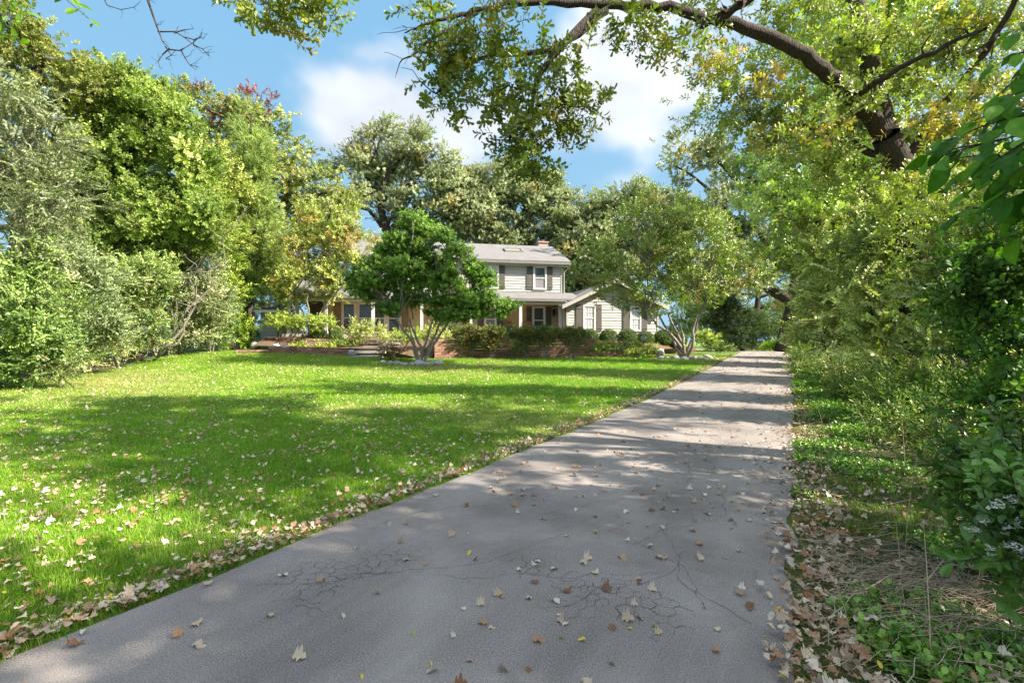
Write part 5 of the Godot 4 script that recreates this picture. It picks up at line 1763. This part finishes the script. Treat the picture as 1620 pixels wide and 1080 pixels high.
func put_leaf(t: Node3D, k: int, m: Mesh, mat: Material, p: Vector3, dir: Vector3, face: Vector3, s: float) -> void:
	var y := dir.normalized()
	var x := y.cross(face).normalized()
	var z := x.cross(y)
	var o := fast_part("leaf", k, m, mat, t)
	o.transform = Transform3D(Basis(x * s, y * s, z * s), p)

func big_leaf_mats(cols: Array, rough: float, back: Color) -> Array:
	var out := []
	for c in cols:
		var m := StandardMaterial3D.new()
		m.albedo_texture = noise_tex(int(c.g * 1000.0) + 7, 0.02, c * 0.8, c * 1.2, 128, 3)
		m.uv1_triplanar = true
		m.uv1_scale = Vector3.ONE * 6.0
		m.roughness = rough
		m.metallic_specular = 0.3
		m.cull_mode = BaseMaterial3D.CULL_DISABLED
		m.backlight_enabled = true
		m.backlight = back
		out.append(m)
	return out

func build_near_plants() -> void:
	var g := rng(601)
	var wide := [0.0, 0.42, 0.78, 0.97, 1.0, 0.85, 0.52, 0.0]
	# leafy pawpaw boughs entering from the right
	var lm := [leaf_mesh(0.2, 0.085, wide, 0.22, 0.25, 1), leaf_mesh(0.23, 0.095, wide, 0.15, 0.4, 2), leaf_mesh(0.17, 0.08, wide, 0.3, 0.15, 3)]
	var mats := big_leaf_mats([Color(0.08, 0.24, 0.014), Color(0.12, 0.31, 0.018), Color(0.19, 0.42, 0.03), Color(0.05, 0.17, 0.014)], 0.5, Color(1.0, 1.0, 0.3))
	var t := thing("pawpaw_tree", "large-leaved dark green boughs drooping in from the right photo edge", "tree", on_ground(4.5, 3.4))
	var base := t.position
	var tb := MB.new()
	tb.tube([Vector3.ZERO, Vector3(0.05, 1.2, 0), Vector3(0.0, 2.4, 0.05), Vector3(-0.1, 3.5, 0.0)], [0.06, 0.05, 0.04, 0.025], 8, Color.WHITE, 0.05, g)
	part("trunk", tb.mesh(), M.bark, t)
	var k := 0
	var boughs := [[1500, 218, 3.1, 1680, 180], [1475, 262, 3.0, 1690, 240], [1530, 300, 2.9, 1700, 260], [1560, 250, 2.8, 1720, 200], [1570, 330, 3.0, 1700, 300], [1580, 110, 3.2, 1700, 60], [1600, 60, 3.3, 1720, 40], [1540, 200, 3.2, 1690, 150], [1600, 280, 2.7, 1740, 230], [1590, 160, 3.0, 1720, 120], [1490, 240, 3.3, 1690, 210], [1540, 270, 3.3, 1700, 240], [1565, 215, 2.9, 1720, 180], [1585, 310, 2.8, 1720, 280], [1550, 330, 3.2, 1700, 310], [1610, 330, 2.9, 1740, 300], [1520, 240, 3.15, 1690, 205], [1600, 240, 2.6, 1740, 200], [1510, 340, 3.3, 1690, 330], [1600, 380, 3.1, 1720, 350], [1575, 150, 3.3, 1700, 60]]
	for q in boughs:
		var tip := at(q[0], q[1], q[2]) - base
		var root := at(q[3], q[4], q[2] + 0.3) - base
		var b := MB.new()
		var pts := limb(root, tip, 0.12, 6, g, 0.03)
		b.tube(pts, taper(7, 0.012, 0.003), 6)
		part("branch", b.mesh(), M.bark, t)
		for i in 13:
			var f := i / 12.0
			var p: Vector3 = (pts[0] as Vector3).lerp(pts[6], f)
			var seg := mini(int(f * 6.0), 5)
			p = (pts[seg] as Vector3).lerp(pts[seg + 1], f * 6.0 - seg)
			var along: Vector3 = ((pts[6] as Vector3) - pts[0]).normalized()
			var side := along.cross(Vector3.UP).normalized() * (1.0 if i & 1 else -1.0)
			var dir := along * lerpf(0.5, 1.2, f) + side * lerpf(0.9, 0.3, f) + Vector3.DOWN * g.randf_range(0.15, 0.7) + gauss(g) * 0.2
			put_leaf(t, k, lm[k % 3], mats[g.randi() % 4], p + gauss(g) * 0.015, dir, Vector3.UP + gauss(g) * 0.35, g.randf_range(0.7, 1.15))
			k += 1
	# rounded dark shrub behind it
	var s := {"leaf": L.small, "mat": M.gloss, "pal": [Color(0.05, 0.125, 0.035), Color(0.13, 0.22, 0.07)], "subs": 0.85, "per": 9, "sub_r": 0.2, "size": 0.75, "limb_r": 0.02, "twigs": 3, "seed": 602}
	shrub("dogwood_bush", "dark shaded bush with small rounded leaves at the right photo edge, below the pawpaw", "bush", on_ground(6.2, 5.2), cl([[1560, 430, 56, 50], [1600, 500, 60, 56], [1620, 400, 60, 60], [1595, 560, 54, 44], [1545, 470, 40, 36]], 5.2), s)
	s.seed = 603
	s.pal = [Color(0.05, 0.12, 0.03), Color(0.13, 0.22, 0.06)]
	shrub("dogwood_bush", "low dark bush at the right edge behind the broad-leaved pokeweed", "bush", on_ground(4.9, 4.5), cl([[1600, 600, 40, 34], [1640, 650, 60, 50], [1560, 640, 36, 30]], 4.5), s)
	# pokeweed with paddle leaves
	var pw := [leaf_mesh(0.15, 0.062, wide, 0.25, 0.2, 4), leaf_mesh(0.17, 0.072, wide, 0.3, 0.35, 5), leaf_mesh(0.12, 0.05, wide, 0.2, 0.1, 6)]
	var pm := big_leaf_mats([Color(0.12, 0.26, 0.06), Color(0.18, 0.33, 0.09), Color(0.08, 0.2, 0.05), Color(0.3, 0.45, 0.16)], 0.42, Color(0.5, 0.7, 0.3))
	var pk := thing("pokeweed_plant", "broad-leaved pokeweed with dark stems at the right edge below the dark bushes", "plant", on_ground(3.55, 3.2))
	base = pk.position
	k = 0
	for q in [[1500, 632, 3.2], [1555, 625, 3.3], [1590, 650, 3.1], [1480, 690, 3.0], [1530, 690, 3.0], [1600, 700, 2.9], [1560, 720, 2.8], [1515, 655, 3.3], [1610, 630, 3.3], [1460, 650, 3.3], [1570, 670, 3.0], [1600, 745, 2.7]]:
		var tip := at(q[0], q[1], q[2]) - base
		var b := MB.new()
		var pts := limb(Vector3(g.randf_range(-0.15, 0.15), 0, g.randf_range(-0.15, 0.15)), tip, 0.3, 6, g, 0.03)
		b.tube(pts, taper(7, 0.009, 0.003), 6)
		part("stem", b.mesh(), M.stem, pk)
		for i in 13:
			var f := lerpf(0.35, 1.0, i / 12.0)
			var seg := mini(int(f * 6.0), 5)
			var p: Vector3 = (pts[seg] as Vector3).lerp(pts[seg + 1], f * 6.0 - seg)
			var a := i * 2.4 + g.randf_range(-0.4, 0.4)
			var dir := Vector3(cos(a), g.randf_range(-0.35, 0.3) + (0.6 if i > 10 else 0.0), sin(a))
			put_leaf(pk, k, pw[k % 3], pm[g.randi() % 4], p, dir, Vector3.UP + gauss(g) * 0.25, g.randf_range(0.7, 1.2) * (0.8 if i > 10 else 1.0))
			k += 1
	# white snakeroot
	var sn := {"leaf": L.small, "mat": M.leaf, "pal": [Color(0.05, 0.12, 0.035), Color(0.12, 0.22, 0.07)], "subs": 0.8, "per": 8, "sub_r": 0.12, "size": 0.75, "limb_r": 0.006, "twigs": 2}
	var fl := MB.new()
	var fg := rng(605)
	for i in 16:
		var p := Vector3(fg.randfn() * 0.013, fg.randfn() * 0.006, fg.randfn() * 0.013)
		for j in 5:
			var a := TAU * j / 5.0 + fg.randf()
			var r := Vector3(cos(a), 0.5, sin(a)) * 0.006
			fl.tri(p, p + r, p + r.rotated(Vector3.UP, 0.9), Color(1, 1, 1) * fg.randf_range(0.8, 1.1))
	var flower := fl.mesh()
	for e in [[2.72, 2.45, "white-flowered snakeroot at the right edge, nearest the camera", [[1590, 830, 40, 40], [1640, 850, 50, 60], [1580, 870, 30, 26]], [[1572, 798], [1600, 792], [1556, 822], [1590, 835], [1572, 872], [1612, 825], [1618, 868], [1545, 840], [1598, 860]]], [3.05, 2.75, "white-flowered snakeroot at the right edge, behind the nearest one", [[1630, 740, 40, 40], [1600, 775, 36, 26]], [[1605, 740], [1612, 755], [1600, 770], [1615, 725], [1590, 765], [1618, 770]]]]:
		sn.seed = 606 + int(e[0] * 10)
		var plant := shrub("snakeroot_plant", e[2], "plant", on_ground(e[0], e[1]), cl(e[3], e[1], 0.14), sn, "white snakeroot at the right edge")
		var fx := []
		var fc := []
		for q in e[4]:
			for i in 5:
				fx.append(Transform3D(basis_along(Vector3.UP + gauss(g) * 0.3, g.randf() * TAU, g.randf_range(0.5, 0.9)), at(q[0] + g.randfn() * 7.0, q[1] + g.randfn() * 5.0, e[1] - 0.12 + g.randfn() * 0.04) - plant.position))
				fc.append(Color(0.78, 0.78, 0.7))
		scatter("flower_head", flower, M.dry, fx, fc, plant)
	# leafy and bare branches hanging into the top edge
	var hb := thing("hickory_branch", "bright green leafy branch hanging into the top left corner", "branch", at(-40, -60, 4.2))
	base = hb.position
	var hm := [leaf_mesh(0.12, 0.045, wide, 0.2, 0.2, 8), leaf_mesh(0.1, 0.042, wide, 0.3, 0.3, 9)]
	var hmat := big_leaf_mats([Color(0.16, 0.3, 0.04), Color(0.2, 0.36, 0.05)], 0.45, Color(0.85, 0.95, 0.3))
	k = 0
	for q in [[60, 30], [20, 62], [120, 12], [150, 36], [30, 10], [50, 78]]:
		var tip := at(q[0], q[1], 4.2 + g.randf_range(-0.2, 0.2)) - base
		var b := MB.new()
		var pts := limb(at(-60 + q[0] * 0.3, -90, 4.2) - base, tip, 0.15, 6, g, 0.03)
		b.tube(pts, taper(7, 0.008, 0.002), 5)
		part("twig", b.mesh(), M.bark, hb)
		for i in 14:
			var f := lerpf(0.25, 1.0, i / 13.0)
			var seg := mini(int(f * 6.0), 5)
			var p: Vector3 = (pts[seg] as Vector3).lerp(pts[seg + 1], f * 6.0 - seg)
			var dir := Vector3(g.randf_range(-0.6, 0.9), g.randf_range(-0.9, 0.2), g.randf_range(-0.6, 0.6))
			put_leaf(hb, k, hm[k & 1], hmat[g.randi() & 1], p, dir, Vector3.UP + gauss(g) * 0.5, g.randf_range(0.7, 1.1))
			k += 1
	var bb := thing("bare_branch", "bare dark twig hanging into the sky at the upper left", "branch", at(225, -60, 8.0))
	base = bb.position
	var tw := [[[225, -60], [234, 0], [246, 40], [256, 65], [268, 78]], [[250, 50], [276, 51], [290, 58], [305, 72], [322, 84]], [[268, 78], [285, 79], [292, 76], [304, 66], [316, 60]], [[268, 78], [256, 86], [250, 96], [252, 106]], [[285, 79], [292, 92], [300, 102], [312, 105]], [[276, 51], [290, 47], [304, 44]], [[305, 72], [318, 76], [330, 88]], [[292, 58], [306, 62], [318, 60]], [[150, -30], [170, 8], [190, 14], [212, 12]], [[262, 72], [272, 88], [262, 92]]]
	for q in tw:
		var pts := []
		for e in q.size():
			pts.append(at(q[e][0] + g.randf_range(-1.5, 1.5), q[e][1] + g.randf_range(-1.5, 1.5), 8.0 + g.randf_range(-0.1, 0.1)) - base)
		var b := MB.new()
		b.tube(pts, taper(pts.size(), 0.028 if k >= 0 and q == tw[0] else 0.013, 0.004), 5)
		for i in 4:
			var a: Vector3 = pts[g.randi_range(1, pts.size() - 1)]
			b.tube(limb(a, a + Vector3(g.randf_range(-0.1, 0.25), g.randf_range(-0.2, 0.12), 0.05), 0.1, 3, g, 0.1), taper(4, 0.005, 0.002), 3)
		part("twig", b.mesh(), M.bark, bb)
	var ov := {"leaf": L.oak, "mat": M.leaf_thin, "pal": [Color(0.15, 0.19, 0.05), Color(0.28, 0.3, 0.08), Color(0.4, 0.26, 0.06)], "subs": 0.6, "per": 9, "sub_r": 0.36, "size": 0.95, "limb_r": 0.02, "twigs": 2, "seed": 610}
	shrub("oak_branch", "cluster of oak leaves hanging into the top edge left of the clouds", "branch", at(450, -70, 9.0), cl([[410, 2, 22, 10], [440, 12, 20, 16], [475, 10, 24, 16], [505, 16, 16, 18], [515, 30, 6, 10], [430, 25, 8, 8]], 9.0, 0.4), ov)

# ---------------------------------------------------------------- lawn
func build_lawn() -> void:
	var g := rng(701)
	var nz := fnoise(702, 0.45, 3)
	var big := fnoise(703, 0.09, 3)
	var tufts := [grass_tuft(13, 0.05, 0.055, 0.004, 25), grass_tuft(12, 0.055, 0.065, 0.0042, 26)]
	var xf := [[], []]
	var cols := [[], []]
	for i in 95000:
		var d := 1.9 * exp(pow(g.randf(), 0.62) * log(29.0 / 1.9))
		var left := maxf(-1.18 * d - 0.6, -19.0)
		var x := lerpf(left, 0.62 * d, g.randf())
		var w := drive_w(x, d)
		if w > -0.02 + 0.05 * nz.get_noise_2d(x * 3.0, d * 3.0):
			continue
		if x < left_edge(d) - 0.3:
			continue
		var s := x * 0.981 - (35.0 - d) * 0.196
		var c := x * 0.196 + (35.0 - d) * 0.981
		if c < front_of_bed(s) + 0.3:
			continue
		var p: float = nz.get_noise_2d(x, d)
		var dry := clampf(big.get_noise_2d(x, d) * 1.7 + p * 0.6 + 0.02, 0.0, 1.0)
		var col := Color(0.17, 0.36, 0.02).lerp(Color(0.43, 0.61, 0.05), g.randf()).lerp(Color(0.5, 0.5, 0.16), dry * 0.95)
		col *= 1.0 + 0.25 * p
		if g.randf() < 0.06:
			col = Color(0.42, 0.38, 0.2)
		col.a = 1.0
		var k := g.randi() & 1
		var far := 1.0 + ss(3.0, 26.0, d) * 1.9
		xf[k].append(Transform3D(basis_along(Vector3.UP + gauss(g) * 0.25, g.randf() * TAU, g.randf_range(0.75, 1.2)).scaled(Vector3(far, 0.6 + 0.4 * far, far)), on_ground(x, d)))
		cols[k].append(col)
	for k in 2:
		scatter("lawn_grass", tufts[k], M.grass, xf[k], cols[k])

func oak_outline(n: int, lobes: float, deep: float) -> Array:
	var out := [0.0]
	for i in range(1, n - 1):
		var f := float(i) / (n - 1)
		var env := pow(sin(PI * pow(f, 0.75)), 0.7)
		if f < 0.12:
			env *= 0.35
		out.append(env * (1.0 - deep + deep * pow(absf(sin(PI * lobes * f)), 0.8)))
	out.append(0.0)
	return out

func fallen_mesh(s: int, len: float, wid: float, prof: Array, fold: float, curl: float) -> ArrayMesh:
	var g := rng(s)
	var b := MB.new()
	b.leaf(Vector3(0, 0.004, -len * 0.5), Vector3(0, 0.05, 1), Vector3.UP, len, wid, prof, fold, curl)
	# crumple
	var nz := fnoise(s, 9.0, 2)
	for i in b.v.size():
		var q: Vector3 = b.v[i]
		b.v[i].y = maxf(0.002, q.y + 0.014 + 0.042 * nz.get_noise_2d(q.x, q.z) * (0.3 + absf(q.x) / wid * 2.2))
	for i in range(0, b.ix.size(), 3):
		var m := (b.v[b.ix[i + 2]] - b.v[b.ix[i]]).cross(b.v[b.ix[i + 1]] - b.v[b.ix[i]]).normalized()
		for j in 3:
			b.n[b.ix[i + j]] = m
	b.tube([Vector3(0, 0.012, -len * 0.5), Vector3(0.006, 0.02, -len * 0.5 - 0.02), Vector3(0.004, 0.012, -len * 0.5 - 0.035)], [0.0012, 0.001, 0.0008], 3)
	return b.mesh()

func build_fallen_leaves() -> void:
	var g := rng(801)
	var lobed2 := oak_outline(19, 3.5, 0.5)
	var lobed3 := oak_outline(17, 3.0, 0.62)
	var kinds := [fallen_mesh(1, 0.095, 0.07, lobed2, 0.5, 0.25), fallen_mesh(2, 0.10, 0.065, lobed3, 0.9, 0.1), fallen_mesh(3, 0.085, 0.075, lobed2, -0.4, -0.3), fallen_mesh(4, 0.11, 0.075, lobed3, 0.35, 0.5), fallen_mesh(5, 0.06, 0.032, OVAL, 0.4, 0.3)]
	var tans := [Color(0.52, 0.41, 0.31), Color(0.38, 0.26, 0.17), Color(0.62, 0.53, 0.44), Color(0.36, 0.2, 0.11), Color(0.46, 0.34, 0.24), Color(0.56, 0.45, 0.32)]
	var mats := []
	for c in tans:
		mats.append(dry_mat(c))
	var yellow := dry_mat(Color(0.6, 0.45, 0.06))
	var green := dry_mat(Color(0.26, 0.36, 0.06))
	var brown := dry_mat(Color(0.2, 0.09, 0.045))
	# single leaves that can be told apart on the near drive and its edges
	var n := 0
	var tries := 0
	var known := {}
	var tones := ["pale tan", "brown", "bone-white", "russet", "fawn", "straw-coloured"]
	var grp := "fallen leaves scattered over the drive"
	while n < 292 and tries < 6000:
		tries += 1
		var d := 2.0 + 6.2 * pow(g.randf(), 1.15)
		var x := lerpf(-2.4, 4.8, g.randf())
		var w := drive_w(x, d)
		var edge := g.randf() < 0.06
		if edge:
			var q := drive_point(g.randf_range(-0.9, 4.2), (-0.12 + 0.14 * g.randfn()) if g.randf() < 0.55 else (3.38 + 0.12 * g.randfn()))
			x = q.x
			d = q.y
			w = drive_w(x, d)
		elif w < 0.12 or w > 3.1 or g.randf() > 0.3 + 0.7 * ss(0.6, 2.8, w):
			continue
		if absf(x) > 1.08 * d + 0.1 or d < 1.9:
			continue
		var on := w > 0.05 and w < 3.24
		var p := on_ground(x, d, (0.03 if on else 0.035) - 0.004)
		var r := g.randf()
		var m: Material = mats[g.randi() % mats.size()]
		var k := g.randi() % 4
		var shade: String = tones[mats.find(m)]
		if on and r < 0.10:
			m = yellow
			k = 4
			shade = "small yellow"
		elif on and r < 0.16:
			m = green
			k = 4
			shade = "small green"
		elif on and r < 0.22:
			m = brown
			shade = "dark brown"
		var shape: String = ["deep-lobed", "folded", "cupped", "curled", "oval"][k]
		var row := "nearest the camera" if d < 2.7 else ("near the cracks" if d < 3.6 else ("beyond the cracks" if d < 5.2 else "farther up"))
		var col := "left" if w < 1.1 else ("middle" if w < 2.2 else "right")
		var label := "%s %s leaf on the asphalt's %s, %s" % [shade, shape, col, row]
		if not on:
			label = "%s %s leaf in the drive's %s edge drift, %s" % [shade, shape, "left" if w < 1.0 else "right", row]
		row = ""
		var o := part("fallen_leaf", kinds[k], m)
		var s := g.randf_range(0.34, 0.8)
		o.transform = Transform3D(Basis(Vector3.UP, g.randf() * TAU).scaled(Vector3.ONE * s) * Basis(Vector3(1, 0, 0), g.randf_range(-0.25, 0.25)), p)
		tag(o, label, "leaf", grp if not known.has(label) else grp)
		known[label] = true
		n += 1
	# all the rest
	var xf := [[], [], [], [], []]
	var cols := [[], [], [], [], []]
	var nz := fnoise(803, 0.5, 3)
	for i in 42000:
		var x := 0.0
		var d := 0.0
		var high := 0.034
		var mode := g.randf()
		if mode < 0.11:        # drift along the left edge
			var q := drive_point(-2.5 + 34.0 * pow(g.randf(), 1.7), -0.01 - absf(0.15 * g.randfn()))
			x = q.x; d = q.y
			high = 0.03 + 0.05 * g.randf()
		elif mode < 0.20:      # drift along the right edge
			var q := drive_point(1.0 + 32.0 * pow(g.randf(), 1.7), 3.42 + 0.13 * g.randfn())
			x = q.x; d = q.y
			high = 0.03 + 0.06 * g.randf()
		elif mode < 0.275:      # verge
			var q := drive_point(1.2 + 14.0 * pow(g.randf(), 1.6), 3.5 + 3.2 * g.randf())
			x = q.x; d = q.y
			high = 0.03 + 0.07 * g.randf()
		elif mode < 0.36:      # far drive
			var q := drive_point(3.6 + 34.0 * pow(g.randf(), 1.2), lerpf(0.1, 3.2, pow(g.randf(), 0.55)))
			x = q.x; d = q.y
			high = 0.028
		else:                  # lawn
			d = 2.0 * exp(pow(g.randf(), 0.5) * log(29.0 / 2.0))
			x = lerpf(maxf(-1.18 * d - 0.6, -17.5), 0.6 * d, g.randf())
			if drive_w(x, d) > -0.1 or g.randf() > 0.55 + 0.9 * nz.get_noise_2d(x, d) + 0.3 * ss(-5.0, -12.0, x):
				continue
			var s2 := x * 0.981 - (35.0 - d) * 0.196
			if x * 0.196 + (35.0 - d) * 0.981 < front_of_bed(s2) + 0.3:
				continue
			high = 0.03 + 0.035 * g.randf()
		if d < 0.8:
			continue
		var k := g.randi() % 4
		var c: Color = tans[g.randi() % tans.size()] * g.randf_range(0.85, 1.15) * (1.25 if mode > 0.36 else 1.0)  # lawn leaves paler: their sunlit look is put into the colour
		var r := g.randf()
		if r > 0.82:
			k = 4
		if r < 0.05:
			c = Color(0.58, 0.44, 0.07)
			k = 4
		elif r < 0.11:
			c = Color(0.36, 0.17, 0.07)
		c.a = 1.0
		var s := g.randf_range(0.32, 0.74) * (1.0 + 0.35 * ss(8.0, 25.0, d))
		xf[k].append(Transform3D(Basis(Vector3.UP, g.randf() * TAU).scaled(Vector3.ONE * s) * Basis(unit(g), g.randf_range(-0.38, 0.38)), on_ground(x, d, high - 0.02)))
		cols[k].append(c)
	for k in 5:
		scatter("leaf_litter", kinds[k], M.dry, xf[k], cols[k])

func dry_mat(c: Color) -> StandardMaterial3D:
	var m := plain(c, 0.75)
	m.cull_mode = BaseMaterial3D.CULL_DISABLED
	m.backlight_enabled = true
	m.backlight = Color(0.4, 0.36, 0.3)
	return m
